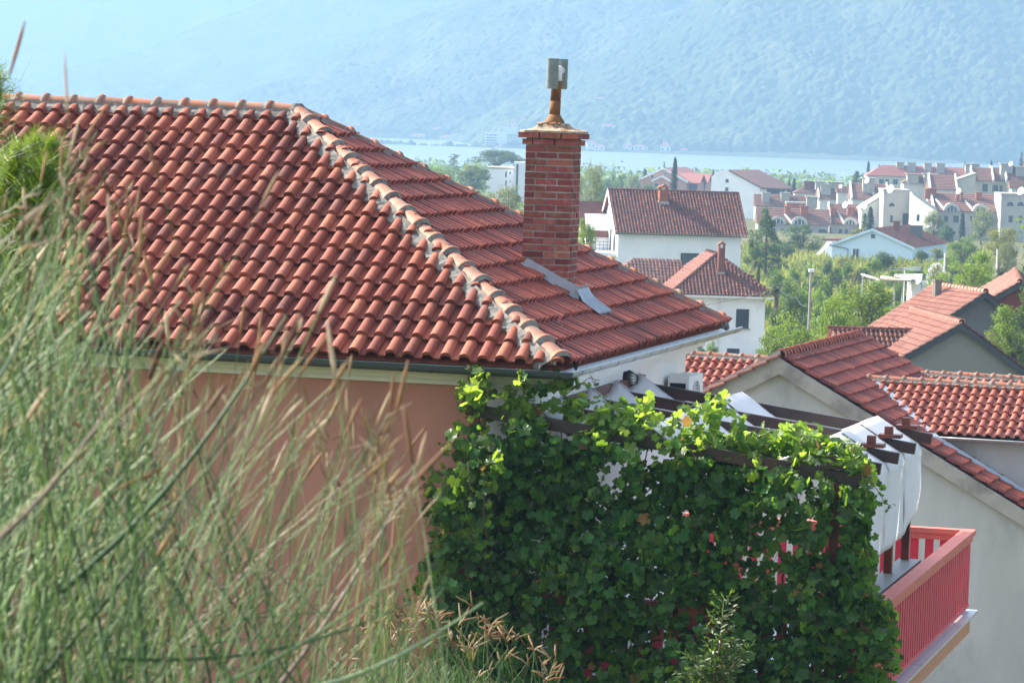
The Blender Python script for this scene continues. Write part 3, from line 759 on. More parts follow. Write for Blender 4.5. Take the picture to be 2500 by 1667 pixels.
# long pale blades sweeping to the right
for (x0, y0, x1, y1, Y, wd) in ((60, 1650, 690, 860, 5.4, .0045), (420, 1667, 1010, 1380, 5.6, .0042), (500, 1560, 1090, 1430, 5.8, .004), (-40, 1290, 330, 900, 5.0, .004), (300, 1260, 700, 770, 5.6, .005), (650, 1667, 1010, 1160, 6.2, .0048), (-30, 900, 120, 640, 4.8, .004), (720, 1640, 1180, 1470, 5.8, .005)):
    a = at(x0, y0, Y-.3); b = at(x1, y1, Y); d = b-a
    a = a - d*.35; pts = [lerp(a, b, t) + Vector((0, 0, -.04*sin(pi*t))) for t in [k/9 for k in range(10)]]
    blade(gr, pts, wd, wd*.25, 4)
# fine undergrowth filling the base
for k in range(650):
    tx = rg.uniform(-200, 1000) if rg.random() < .14 else rg.uniform(-200, 450); lo = min(1700, outl(tx)+330)
    if lo >= 1690: continue
    ty = rg.uniform(lo, 1720); stalk(tx, ty, rg.uniform(5.5, 9.2), rg.gauss(25, 24), rg.uniform(.0018, .0030), rg.random() < .04)
g0 = gr.top("hillside_grass", M_GRASS, (-.8, 7, -1.3), "tall rush like grass on the bank close to the camera", "grass", None, True, "stuff")
g1 = hd.top("seed_head_grass", M_HEAD, (-.8, 7, -1.3), "brown and tan seed heads on the tall bank grass", "grass", None, True, "stuff")

# sharper dry stalks lower down the bank, in front of the vine
gr, hd = MB(), MB()
for k in range(190):
    tx = rg.gauss(1010, 110) if k < 130 else rg.uniform(1050, 1370); ty = float(np.interp(tx, [850, 950, 1080, 1200, 1380], [1540, 1500, 1490, 1530, 1620])) + rg.expovariate(1/55.0)
    if k < 14: ty -= rg.uniform(0, 55)
    Y = rg.uniform(16, 19); tipp = at(tx, ty, Y); L = rg.uniform(.5, .9); lean = rg.gauss(0, 19)
    base = tipp - Vector((tan(radians(lean))*L, 0, L)); rad = rg.uniform(.0026, .0042)
    pts = [lerp(base, tipp, t) + Vector((.05*sin(t*3+k), 0, 0)) for t in [i/5 for i in range(6)]]
    blade(gr, pts, rad, rad*.5, 4)
    for j in range(rg.choice([0, 1, 1, 2, 3])):
        q = Vector((rg.gauss(0, .7), rg.gauss(0, .3), rg.uniform(.1, 1))).normalized()*rg.uniform(.04, .11)
        p = pts[-1]
        hd.tube([p, p+q*.35+Vector((0, 0, .006)), p+q*.75, p+q], [rad*.6, rad*1.25, rad*1.2, rad*.5], 5)
for k in range(700):
    tx = rg.uniform(820, 1330); ty = float(np.interp(tx, [820, 1000, 1330], [1615, 1585, 1690])) + rg.expovariate(1/50.0); Y = rg.uniform(15.5, 19)
    tipp = at(tx, ty, Y); L = rg.uniform(.3, .7); base = tipp - Vector((rg.gauss(0, .2), 0, L)); blade(gr, [base, lerp(base, tipp, .5)+Vector((rg.gauss(0, .02), 0, 0)), tipp], .003, .001, 3)
gr.top("dry_stalk_grass", M_GRASS, at(1000, 1667, 17.5)-Vector((0, 0, .9)), "thin green stalks lower on the bank before the vine", "grass", None, True, "stuff")
hd.top("dry_seed_spikes", M_HEAD, at(1000, 1667, 17.5)-Vector((0, 0, .9)), "forked brown seed spikes lower on the bank before the vine", "grass", None, True, "stuff")

# ---------------------------------------------------------------- needle tufts of a young pine and the leafy sapling
M_NEEDLE = mat("pine_needles", (.06, .12, .012), .45, .2, 8, isl=.35, hue=.02, spec=.4, transl=(.2, .3, .03), tmix=.35)
M_BARK = mat("bark", (.10, .07, .05), .9, .3, 12, .01, 30)
def pine_sprig(label, tips, Y, gzv, cat="pine tree"):
    P0 = at(*tips[0][:2], Y); b = Vector((P0.x-.35, Y, gzv))
    t = thing("pine_sapling", label, cat, b)
    nd, tk = MB(), MB(); rp = random.Random(3)
    for (px, py, n, ln) in tips:
        p = at(px, py, Y+rp.uniform(-.15, .15)); tk.tube([b, lerp(b, p, .6)+Vector((.05, 0, .1)), p], [.02, .012, .005], 6)
        ax = Vector((.15+rp.uniform(-.2, .2), rp.uniform(-.2, .2), 1)).normalized()
        for k in range(n):
            q = p - ax*rp.uniform(0, .16); d = (ax*rp.uniform(.4, 1.1) + Vector((rp.gauss(0, .5), rp.gauss(0, .5), rp.gauss(0, .3)))).normalized()
            sd = d.orthogonal().normalized()*.0016; e_ = q+d*ln*rp.uniform(.7, 1.1)
            nd.add([q-sd, q+sd, e_], [(0, 1, 2)])
        mid = lerp(b, p, .6)+Vector((.05, 0, .1))
        for k in range(int(n*1.5)):
            w_ = rp.random()**1.4; q = lerp(p, mid, w_); d = (ax*rp.uniform(.2, .9) + Vector((rp.gauss(0, .8), rp.gauss(0, .8), rp.gauss(0, .2)))).normalized()
            q = q + Vector((rp.gauss(0, .03), rp.gauss(0, .03), 0))*(1+3*w_); sd = d.orthogonal().normalized()*.0016; e_ = q+d*ln*rp.uniform(.8, 1.4)
            nd.add([q-sd, q+sd, e_], [(0, 1, 2)])
    nd.build("needles", M_NEEDLE, t); tk.build("trunk", M_BARK, t, True)
pine_sprig("young pine with bright needle tufts rising behind the bank grass", [(40, 375, 500, .09), (85, 350, 480, .09), (125, 350, 380, .085), (60, 415, 600, .1), (105, 410, 500, .1), (20, 430, 500, .1), (65, 460, 600, .1), (140, 390, 300, .08), (-20, 400, 400, .1), (110, 460, 500, .1)], 13.0, -3.2)
pine_sprig("pine shoot cut by the left frame edge level with the roof ridge", [(-12, 190, 380, .09), (-25, 215, 380, .1), (-20, 170, 250, .08)], 14.0, -3.6)
M_SAP = mat("sapling_leaf", (.045, .085, .016), .5, .2, 10, isl=.25, hue=.015, transl=(.12, .19, .02), tmix=.35)
Ys = 34.0; b = at(1745, 1760, Ys); b.z = -9.0
sap = thing("leafy_sapling", "young sapling with narrow pale leaves standing before the vine", "sapling", b)
lm, sm = MB(), MB(); rs = random.Random(14)
def sprig(px0, py0, px1, py1, n, L):
    a = at(px0, py0, Ys); c = at(px1, py1, Ys); sm.tube([a, lerp(a, c, .5)+Vector((.02, 0, 0)), c], [.010, .007, .003], 5)
    for k in range(n):
        t = (k+.5)/n; p = lerp(a, c, t)
        for sgn in (-1, 1):
            d = Vector((sgn*rs.uniform(.6, 1), rs.uniform(-.5, .5), rs.uniform(.1, .7))).normalized()
            for j in range(5):
                q = p + d*(.03*j); dd = (d + Vector((rs.gauss(0, .5), rs.gauss(0, .5), rs.gauss(-.1, .5)))).normalized(); l_ = L*rs.uniform(.6, 1.1)*(1-.3*t)
                sd = dd.orthogonal().normalized()*l_*.16
                lm.add([q, q+dd*l_*.4+sd, q+dd*l_, q+dd*l_*.4-sd], [(0, 1, 2, 3)])
sm.tube([b, at(1740, 1667, Ys)], [.025, .012], 6)
sprig(1740, 1680, 1768, 1455, 22, .11); sprig(1735, 1680, 1690, 1600, 9, .12); sprig(1745, 1680, 1815, 1580, 10, .12); sprig(1745, 1650, 1790, 1560, 8, .11); sprig(1735, 1690, 1710, 1640, 6, .11); sprig(1690, 1700, 1680, 1640, 5, .1)
lm.build("foliage", M_SAP, sap); sm.build("stem", M_VSTEM, sap, True)
# ---------------------------------------------------------------- neighbouring buildings
M_GREYW = mat("grey_cement_render", (.42, .415, .40), .95, .18, 1.0, .006, 25, col2=(.23, .225, .21), c2scale=1.1, c2lo=.50, c2hi=.8, stretch=(1, 1, .4))
M_GREYD = mat("dark_cement_render", (.13, .13, .118), .95, .1, .6, .003, 30, col2=(.10, .10, .095), c2scale=.5, c2lo=.5, c2hi=.7)
M_RAKE = mat("cement_verge", (.36, .335, .295), .95, .15, 1.2, .004, 30, col2=(.2, .185, .165), c2scale=1.2)
M_RAKED = mat("dark_verge", (.055, .06, .058), .9, .15, 1)
M_WH2 = mat("bright_white_render", (.82, .82, .80), .92, .03, .5, col2=(.74, .75, .76), c2scale=.3)
M_WH3 = mat("off_white_render", (.72, .70, .62), .92, .04, .5, col2=(.62, .62, .58), c2scale=.5)
M_BLUEW = mat("pale_blue_render", (.62, .76, .82), .92, .03, .3)
M_SHUT = mat("dark_shutter", (.022, .024, .032), .6, .1, 3)
M_WIN = mat("window_glass", (.05, .07, .085), .15, .1, 1, spec=.6)
M_FRAME = mat("window_frame", (.7, .7, .68), .6)
M_STONEW = mat("weathered_town_render", (.42, .40, .355), .95, .08, .3, col2=(.28, .265, .24), c2scale=.22, c2lo=.5, c2hi=.7)
M_TOWNW = mat("town_white_render", (.62, .61, .565), .95, .05, .2, col2=(.5, .49, .45), c2scale=.15)
M_PINKW = mat("pink_town_render", (.52, .29, .21), .95, .04, .2)
M_CREAMW = mat("cream_town_render", (.56, .52, .38), .95, .04, .2)
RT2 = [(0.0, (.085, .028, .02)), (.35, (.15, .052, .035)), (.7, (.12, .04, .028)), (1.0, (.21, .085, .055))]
M_TILE2 = mat("shade_dark_clay_tile", (.3, .1, .06), .8, .2, 3, ramp=RT2, col2=(.08, .035, .026), c2scale=.7, c2lo=.5, c2hi=.75)  # darker clay; on two-tone roofs it paints the shade of the unlit slope
M_TILE3 = mat("sun_pale_clay_tile", (.42, .17, .11), .75, .15, 1.5, ramp=[(0, (.37, .175, .125)), (.5, (.44, .23, .17)), (1, (.33, .15, .105))])  # paler clay for slopes facing the sun, their light put into the colour
M_TILEFAR = mat("distant_clay_tile", (.175, .085, .060), .85, .22, .5, .03, 1.3, col2=(.12, .055, .042), c2scale=.25, c2lo=.45, c2hi=.7)
M_TILEPINK = mat("distant_pink_tile", (.30, .115, .09), .85, .15, .4, .03, 1.3)
M_BRICKR = mat("hollow_brick", (.15, .04, .027), .9, .2, 2)
M_CHB = mat("orange_chimney_brick", (.28, .085, .04), .9, .15, 4, .01, 20)
M_CHB2 = mat("dull_chimney_brick", (.18, .06, .038), .9, .2, 2)
M_PALECH = mat("pale_rendered_chimney", (.36, .34, .30), .95, .12, 1)
M_DISH = mat("satellite_dish_white", (.8, .8, .78), .5)

def slab(mb, pts, th):
    # a thick plate hanging under the polygon
    mb.prism([Vector(p)-ZU*th for p in pts], ZU*th); return mb
def wall_window(parent, T, u, v, z, w_, h_, face='f', m=None, frame_m=None, name="window", dep=.05, sill=False, bars=0):
    """window proud of a wall: face f looks to -v, l to -u, r to +u"""
    def B(u0, u1, d0, d1, z0, z1):
        q = MB(T)
        if face == 'f': q.box(u0, u1, v-d1, v-d0, z0, z1)
        elif face == 'l': q.box(u-d1, u-d0, v+(u0-u), v+(u1-u), z0, z1)
        else: q.box(u+d0, u+d1, v+(u0-u), v+(u1-u), z0, z1)
        return q
    wo = B(u-w_/2, u+w_/2, .003, dep, z, z+h_).build(name, m or M_WIN, parent)
    if frame_m:
        t = .07*max(1, w_)
        q = B(u-w_/2-t, u-w_/2, .004, dep+.03, z-t, z+h_+t)
        for a in ((u+w_/2, u+w_/2+t, z-t, z+h_+t), (u-w_/2, u+w_/2, z-t, z), (u-w_/2, u+w_/2, z+h_, z+h_+t)):
            r = B(a[0], a[1], .004, dep+.03, a[2], a[3]); q.v += r.v[:0]; o = len(q.v); q.v += r.v; q.f += [tuple(i+o for i in f) for f in r.f]; q.mi += r.mi
        for k in range(bars):
            uu = u-w_/2+w_*(k+1)/(bars+1); r = B(uu-.03, uu+.03, .004, dep+.02, z, z+h_); o = len(q.v); q.v += r.v; q.f += [tuple(i+o for i in f) for f in r.f]; q.mi += r.mi
        q.build("frame", frame_m, wo)
    if sill: B(u-w_/2-.12, u+w_/2+.12, .002, dep+.10, z-.08, z-.001).build("sill", frame_m or M_RAKE, wo)
    return wo
def chimney_part(parent, T, u, v, z0, z1, w_, m, capm=None, cap=True, d_=None, name="chimney", flash=None, roofcap=False):
    d_ = d_ or w_
    q = MB(T); q.box(u-w_/2, u+w_/2, v-d_/2, v+d_/2, z0, z1-.12); o = q.build(name, m, parent)
    if cap:
        q = MB(T)
        if roofcap:
            for a, b in ((-1, -1), (1, -1), (-1, 1), (1, 1)): q.box(u+a*w_*.38-.06, u+a*w_*.38+.06, v+b*d_*.38-.06, v+b*d_*.38+.06, z1-.119, z1+.15)
            c = [T(u-w_*.72, v-d_*.72, z1+.15), T(u+w_*.72, v-d_*.72, z1+.15), T(u+w_*.72, v+d_*.72, z1+.15), T(u-w_*.72, v+d_*.72, z1+.15)]
            t0, t1 = T(u, v-d_*.5, z1+.42), T(u, v+d_*.5, z1+.42)
            q2 = MB(); q2.add([*c, t0, t1], [(0, 3, 2, 1), (0, 1, 4), (1, 2, 5, 4), (2, 3, 5), (3, 0, 4, 5)])
            qq = len(q.v); q.v += q2.v; q.f += [tuple(i+qq for i in f) for f in q2.f]; q.mi += q2.mi
        else:
            q.box(u-w_*.62, u+w_*.62, v-d_*.62, v+d_*.62, z1-.119, z1)
        q.build("chimney_cap", capm or m, o)
    if flash is not None:
        q = MB(T); q.box(u-w_*.62, u+w_*.62, v-d_/2-.06, v-d_/2-.003, z0+flash, z0+flash+.45*w_); q.box(u-w_*.62, u-w_/2-.003, v-d_/2-.06, v+d_/2, z0+flash, z0+flash+.5*w_); q.build("flashing", M_PALECH, o)
    return o

M_TILE3w = mat("warm_clay_tile", (.4, .15, .09), .5, .16, 6, .002, 40, ramp=[(0, (.27, .068, .035)), (.5, (.33, .095, .05)), (1, (.23, .055, .032))], spec=.5, col2=(.13, .04, .028), c2scale=1.5, c2lo=.55, c2hi=.8)
HILLS = [([(-500, 420), (1050, 420), (1090, 366), (1130, 335), (1190, 290), (1250, 255), (1340, 222), (1427, 184), (1470, 153), (1565, 103), (1700, 23), (1800, -50), (2300, -170), (3000, -200)], 3000, 3420),
    ([(-500, 330), (300, 318), (560, 262), (720, 199), (800, 149), (869, 119), (953, 73), (1014, 42), (1106, 8), (1250, -40), (1600, -120), (3000, -160)], 3480, 4150),
    ([(-500, 330), (-100, 290), (60, 224), (92, 207), (172, 165), (344, 126), (497, 61), (612, 23), (727, -10), (1000, -70), (1500, -110), (3000, -150)], 5000, 5800)]
# ----- grey house beside the balcony
G0 = at(1908, 872, 76.0); yawG = radians(16.5)
Gf = frame((G0.x, G0.y, 0), yawG); zr = G0.z; tp = tan(radians(28.6))
gh = thing("grey_house", "unfinished grey cement gable house with red tiles beside the white pergola cloth", "house", Gf(0, 4, -13.2))
HWD = 6.2; GL = 8.3
q = MB(); q.prism([Gf(-HWD+.25, 0, -13.2), Gf(HWD-.25, 0, -13.2), Gf(HWD-.25, 0, zr-.16-(HWD-.25)*tp), Gf(0, 0, zr-.16), Gf(-HWD+.25, 0, zr-.16-(HWD-.25)*tp)], Gf.V*GL)
q.build("wall", M_GREYW, gh)
for sg in (-1, 1):
    hv = .16 if sg < 0 else -.02
    q = MB(); q.prism([Gf(0, -.17, zr-.34), Gf(sg*HWD, -.17, zr-.34-HWD*tp), Gf(sg*HWD, -.17, zr+hv-HWD*tp), Gf(0, -.17, zr+hv)], Gf.V*(.168 if sg > 0 else .22)); q.build("verge", M_RAKE, gh)
rG = random.Random(31); ca = cos(atan(tp)); sa = sin(atan(tp))
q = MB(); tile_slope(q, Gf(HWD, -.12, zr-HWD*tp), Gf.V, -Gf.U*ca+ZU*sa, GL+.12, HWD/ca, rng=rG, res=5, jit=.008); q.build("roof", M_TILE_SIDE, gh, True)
q = MB(); tile_slope(q, Gf(-HWD, GL, zr-HWD*tp), -Gf.V, Gf.U*ca+ZU*sa, GL+.12, HWD/ca, rng=rG, res=5, jit=.006); q.build("roof", M_TILE2, gh, True)
mt, mm = MB(), MB(); cap_run(mt, mm, Gf(0, -.15, zr), Gf(0, GL, zr), (Gf.U*sa+ZU*ca), (-Gf.U*sa+ZU*ca), Gf.U, L=.3, rng=rG, lift=.05, skirt=.04, low=True, mortar=False)
mt.build("ridge_cap", M_TILE3w, gh, True)
def wing(v0, run, zrd, pitch, u0, u1, name, nm=None, wallm=M_GREYW, depth=2.6):
    t_ = tan(radians(pitch)); c_ = cos(radians(pitch)); s2 = sin(radians(pitch)); ze = zrd-run*t_
    if u0 > 0:
        q = MB(Gf); q.box(u0+1.2, u1, v0+.22, v0+run+depth, -13.2, ze-.09); q.build("wall", wallm, gh)
    q = MB(); tile_slope(q, Gf(u0, v0, ze), Gf.U, Gf.V*c_+ZU*s2, u1-u0, run/c_, rng=rG, res=6, jit=.006, h=.07); q.build("roof", M_TILE3w, gh, True, label=nm)
    q = MB(); q.poly([Gf(u0, v0+run, zrd), Gf(u1, v0+run, zrd), Gf(u1, v0+2*run+1, zrd-(run+1)*t_), Gf(u0, v0+2*run+1, zrd-(run+1)*t_)]); q.build("roof_slope", M_TILE2, gh)
    mt, mm = MB(), MB(); cap_run(mt, mm, Gf(u0, v0+run, zrd), Gf(u1, v0+run, zrd), (-Gf.V*s2+ZU*c_), (Gf.V*s2+ZU*c_), -Gf.V, L=.37, rng=rG, lift=.025, skirt=.05)
    mt.build("ridge_cap", M_CAP, gh, True); mm.build("mortar_bed", M_MORTAR, gh)
    return ze
e1 = wing(1.35, 2.05, -5.66, 24.0, .8, 8.0, "w1", "nearer low tiled roof of the grey house")
wing(6.0, 2.2, -5.83, 24.0, 1.2, 9.5, "w2", "farther low tiled roof of the grey house")
wing(4.0, 4.0, -5.66, 25.0, -8.0, -.8, "w3", "tiled roof left of the grey gable")
q = MB(Gf)
K = 8; g_ = MB(); 
A_, B_ = Gf(1.9, 1.27, e1-.02), Gf(8.0, 1.27, e1-.02)
g_.grid([[p - (-Gf.V)*(.07*cos(pi*k/K)) - ZU*(.07*sin(pi*k/K)) for k in range(K+1)] for p in (A_, B_)]); g_.tube([A_-Gf.V*.07, B_-Gf.V*.07], .012, 6); g_.build("gutter", M_ZINC, gh, True)
g_ = MB(); va, vb = Gf(1.25, 3.4, zr-1.25*tp), Gf(3.05, 1.2, zr-3.05*tp)
ve = Gf(HWD+.5, 1.2, zr-(HWD+.5)*tp)
g_.grid([[va+Vector((-.06, 0, .14)), va+Vector((.12, 0, .12))], [vb+Vector((-.1, -.05, .12)), vb+Vector((.1, -.05, .10))], [ve+Vector((-.1, -.05, .14)), ve+Vector((.05, .0, .14))]]); g_.build("flashing", M_LEAD, gh)

# ----- barns with lit roof slopes to the right
def barn(P, yaw, tl, tr, wl, wr, L, gb, wallm, label, ovh=.25, verge=M_RAKED, tilem=M_TILE3, win=None, name="barn", low=True, tr_m=M_TILE2):
    T = frame((P.x, P.y, 0), yaw); z = P.z
    b = thing(name, label, "barn" if name == "barn" else name.replace("_", " "), T(0, L/2, gb))
    q = MB(); q.prism([T(-wl+.3, 0, gb), T(wr-.3, 0, gb), T(wr-.3, 0, z-.15-(wr-.3)*tr), T(0, 0, z-.15), T(-wl+.3, 0, z-.15-(wl-.3)*tl)], T.V*L); q.build("wall", wallm, b)
    r = random.Random(int(P.x*7))
    cl, sl_ = cos(atan(tl)), sin(atan(tl)); cr_, sr = cos(atan(tr)), sin(atan(tr))
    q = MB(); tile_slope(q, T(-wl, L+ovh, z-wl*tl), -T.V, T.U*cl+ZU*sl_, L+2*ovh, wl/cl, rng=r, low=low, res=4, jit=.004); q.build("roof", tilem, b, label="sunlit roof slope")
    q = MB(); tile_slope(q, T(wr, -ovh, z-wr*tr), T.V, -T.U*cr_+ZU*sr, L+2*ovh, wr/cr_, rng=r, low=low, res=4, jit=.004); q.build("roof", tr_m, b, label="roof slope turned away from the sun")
    mt, mm = MB(), MB(); cap_run(mt, mm, T(0, -ovh, z), T(0, L+ovh, z), T.U*sr+ZU*cr_, -T.U*sl_+ZU*cl, T.U, L=.38, low=True, rng=r, mortar=False, lift=.03, r=.12); mt.build("ridge_cap", M_TILE3, b, True)
    for sg, ww, tt in ((-1, wl, tl), (1, wr, tr)):
        q = MB(); q.prism([T(0, -ovh-.03, z-.28), T(sg*ww, -ovh-.03, z-.28-ww*tt), T(sg*ww, -ovh-.03, z-.02-ww*tt), T(0, -ovh-.03, z-.02)], T.V*.05); q.prism([T(0, -ovh+.02, z-.10), T(sg*ww, -ovh+.02, z-.10-ww*tt), T(sg*ww, -ovh+.02, z-.03-ww*tt), T(0, -ovh+.02, z-.03)], T.V*(ovh+L*.0+.2)); q.build("verge", verge, b)
    return b, T
Pb = at(2345, 788, 150.0)
b1, T1 = barn(Pb, radians(-6), .60, .68, 7.0, 6.0, 9.2, -17.6, mat("green_grey_render", (.20, .205, .175), .95, .08, .5, col2=(.15, .155, .14), c2scale=.4), "grey barn with sunlit pink roof, bricked up opening and a small dark side roof")
wall_window(b1, T1, 1.6, 0, Pb.z-3.95, 1.0, .95, 'f', mat("bricked_opening", (.40, .37, .37), .95, .1, 3), None, "blocked_window", .03)
q = MB(); t_ = .55; ze = Pb.z-1.9
rb_ = random.Random(9)
zw = Pb.z-.62
q = MB(); tile_slope(q, T1(-4.6, 2.3, zw-1.9*.62), T1.U, T1.V*cos(atan(.62))+ZU*sin(atan(.62)), 3.9, 1.9/cos(atan(.62)), rng=rb_, low=True); q.build("roof", M_TILE2, b1, label="small dark roof of the side wing")
q = MB(); q.poly([T1(-4.6, 4.2, zw), T1(-.7, 4.2, zw), T1(-.7, 6.1, zw-1.9*.62), T1(-4.6, 6.1, zw-1.9*.62)]); q.build("roof_slope", M_TILE3, b1)
q = MB(); q.prism([T1(-4.45, 2.4, -17.6), T1(-4.45, 6.0, -17.6), T1(-4.45, 6.0, zw-1.25), T1(-4.45, 4.2, zw-.1), T1(-4.45, 2.4, zw-1.25)], T1.U*3); q.build("wall", M_GREYW, b1)
mt, mm = MB(), MB(); cap_run(mt, mm, T1(-4.65, 4.2, zw), T1(-1.0, 4.2, zw), -T1.V*.5+ZU*.85, T1.V*.5+ZU*.85, -T1.V, L=.37, low=True, rng=rb_, mortar=False); mt.build("ridge_cap", M_TILE2, b1, True)
Pb2 = at(2401, 712, 166.0)
b2, T2_ = barn(Pb2, radians(-17), .64, .70, 9.2, 4.6, 5.4, -17.8, M_GREYD, "dark grey barn with pink lit roof behind the barn with the bricked up opening")
chimney_part(b2, T2_, -.7, 3.6, Pb2.z-.6, Pb2.z+.35, .32, M_GREYD, roofcap=False)
Pb3 = at(2490, 688, 178.0)
b3, T3_ = barn(Pb3, radians(6.6), .62, .62, 3.4, 4.0, 14.0, -18.0, M_BRICKR, "bare red brick shed with pale pink roof at the right frame edge", name="brick_shed")

# ----- white two storey house with low hip roof (nearer one)
ZG2 = -20.0
A2 = at(1750, 620, 280.0); yaw2 = radians(-5); T2 = frame((A2.x, A2.y, 0), yaw2)
hh = 2.95; hf = 4.05; zr2 = A2.z; ze2 = zr2-hh
h2 = thing("hip_roof_house", "white two storey house with dark shutters, hip roof and slim brick chimney", "house", T2(0, 4, ZG2))
q = MB(T2); q.box(-hf+.55, hf-.75, -hf+.5, 5.2, ZG2, ze2-.02); q.build("wall", M_WH2, h2)
r2 = random.Random(8); tt = hh/hf; ct, st_ = cos(atan(tt)), sin(atan(tt))
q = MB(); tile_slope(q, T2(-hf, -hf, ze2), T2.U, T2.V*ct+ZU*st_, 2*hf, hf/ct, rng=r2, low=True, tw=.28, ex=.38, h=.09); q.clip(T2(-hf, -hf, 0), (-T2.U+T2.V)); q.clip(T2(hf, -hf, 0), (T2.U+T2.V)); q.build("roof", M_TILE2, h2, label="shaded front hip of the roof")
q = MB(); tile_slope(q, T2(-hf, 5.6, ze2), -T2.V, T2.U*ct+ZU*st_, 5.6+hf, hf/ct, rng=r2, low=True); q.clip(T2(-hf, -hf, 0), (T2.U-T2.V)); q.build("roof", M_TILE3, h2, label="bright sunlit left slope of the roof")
q = MB(); q.poly([T2(hf, -hf, ze2), T2(hf, 5.6, ze2), T2(0, 5.6, zr2), T2(0, 0, zr2)]); q.poly([T2(-hf, 5.6, ze2), T2(hf, 5.6, ze2), T2(0, 5.6, zr2)]); q.build("roof_slope", M_TILE2, h2)
mt, mm = MB(), MB()
cap_run(mt, mm, T2(-hf, -hf, ze2), T2(0, 0, zr2), -T2.U*st_+ZU*ct, -T2.V*st_+ZU*ct, -T2.U, low=True, rng=r2, mortar=False, r=.13)
cap_run(mt, mm, T2(hf, -hf, ze2), T2(0, 0, zr2), T2.U*st_+ZU*ct, -T2.V*st_+ZU*ct, T2.U, low=True, rng=r2, mortar=False, r=.13)
cap_run(mt, mm, T2(0, 0, zr2), T2(0, 5.6, zr2), -T2.U*st_+ZU*ct, T2.U*st_+ZU*ct, -T2.U, low=True, rng=r2, mortar=False, r=.13); mt.build("ridge_cap", M_TILE2, h2, True)
# rear left wing
zw2 = at(1636, 633, 286.0).z; wl0 = -5.6; v2 = 5.6
q = MB(); rn = 3.6
tile_slope(q, T2(-9.2, v2-rn, zw2-rn*tt), T2.U, T2.V*ct+ZU*st_, 7.2, rn/ct, rng=r2, low=True, tw=.28, ex=.38, h=.09); q.clip(T2(-9.2, v2-rn, 0), (-T2.U+T2.V)); q.build("roof", M_TILE2, h2, label="dark slope of the rear wing")
q = MB(); tile_slope(q, T2(-9.2, v2+rn, zw2-rn*tt), -T2.V, T2.U*ct+ZU*st_, 2*rn, rn/ct, rng=r2, low=True); q.clip(T2(-9.2, v2-rn, 0), (T2.U-T2.V)); q.clip(T2(-9.2, v2+rn, 0), (T2.U+T2.V)); q.build("roof", M_TILE3, h2, label="lit hip of the rear wing")
q = MB(T2); q.box(-8.7, -hf+.5, v2-rn+.5, v2+rn-.5, ZG2, zw2-rn*tt); q.build("wall", M_WH2, h2)
q = MB(T2); q.box(-hf, hf, -hf-.08, -hf+.02, ze2-.17, ze2-.03); q.build("gutter", M_WH3, h2)
q = MB(T2); q.tube([(-.15, -hf+.42, ze2-.1), (-.15, -hf+.42, ZG2)], .05, 6); q.build("downpipe", M_WH3, h2)
cz = at(1756, 660, 277.0).z
chimney_part(h2, T2, .1, -1.75, cz-.5, at(1756, 603, 277).z, .48, M_CHB2, roofcap=True, flash=.1, capm=M_CHB)
def winpx(parent, T, x0, x1, y0, y1, v, m=M_SHUT, fm=None, name="window", sill=False, bars=0):
    O = T.O; n = T.V
    a = hit(x0, y1, O+n*v, n); b = hit(x1, y0, O+n*v, n); ua = (a-O).dot(T.U); ub = (b-O).dot(T.U)
    return wall_window(parent, T, (ua+ub)/2, v, a.z, ub-ua, b.z-a.z, 'f', m, fm, name, sill=sill, bars=bars)
winpx(h2, T2, 1796, 1829, 755, 801, -hf+.5, M_SHUT, None, "shutter", True)
winpx(h2, T2, 1774.5, 1805, 851, 871, -hf+.5, M_SHUT, None, "shutter")
za_ = at(1825, 664, 286).z
q = MB(T2); q.box(1.2, 3.15, 5.0, 9, ZG2, za_-.15); q.build("annex_wall", M_WH3, h2)
q = MB(); slab(q, [T2(.8, 4.8, za_+.18), T2(3.7, 4.8, za_-.22), T2(3.7, 9.2, za_-.22), T2(.8, 9.2, za_+.18)], .14); q.build("annex_roof", M_TILE2, h2)

# ----- tall white house behind it
ZG3 = -20.0
R3 = at(1484, 463, 336.0); R3b = at(1810, 470.5, 336.0); yaw3 = radians(-7.5); T3 = frame((R3.x, R3.y, 0), yaw3)
L3 = (R3b-R3).length/cos(radians(1)); zr3 = R3.z; run3 = 5.2; h3h = 3.72; ze3 = zr3-h3h; t3 = h3h/run3; c3, s3 = cos(atan(t3)), sin(atan(t3))
wh = thing("white_house", "large bright white house with brown tiled roof, side balcony and one broad chimney", "house", T3(6, 0, ZG3))
q = MB(); q.prism([T3(.35, -run3+.55, ZG3), T3(.35, run3-.5, ZG3), T3(.35, run3-.5, ze3+.1), T3(.35, 0, zr3-.15), T3(.35, -run3+.55, ze3+.3)], T3.U*(L3-.9)); q.build("wall", M_WH2, wh)
r3 = random.Random(4)
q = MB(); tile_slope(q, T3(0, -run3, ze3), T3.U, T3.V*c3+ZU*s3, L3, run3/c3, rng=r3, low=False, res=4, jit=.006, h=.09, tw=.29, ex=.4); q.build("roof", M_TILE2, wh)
q = MB(); slab(q, [T3(0, 0, zr3), T3(L3, 0, zr3), T3(L3, run3, ze3), T3(0, run3, ze3)], .12); q.build("roof_slope", M_TILE2, wh)
q = MB(); q.prism([T3(-.05, -run3-.05, ze3-.28), T3(-.05, 0, zr3-.28), T3(-.05, 0, zr3+.12), T3(-.05, -run3-.05, ze3+.02)], T3.U*.05); q.prism([T3(-.04, -run3, ze3-.22), T3(-.04, 0, zr3-.22), T3(-.04, 0, zr3-.04), T3(-.04, -run3, ze3-.06)], T3.U*.38); q.prism([T3(-.05, 0, zr3-.28), T3(-.05, run3, ze3-.28), T3(-.05, run3, ze3), T3(-.05, 0, zr3)], T3.U*.05); q.build("verge", M_WH2, wh)
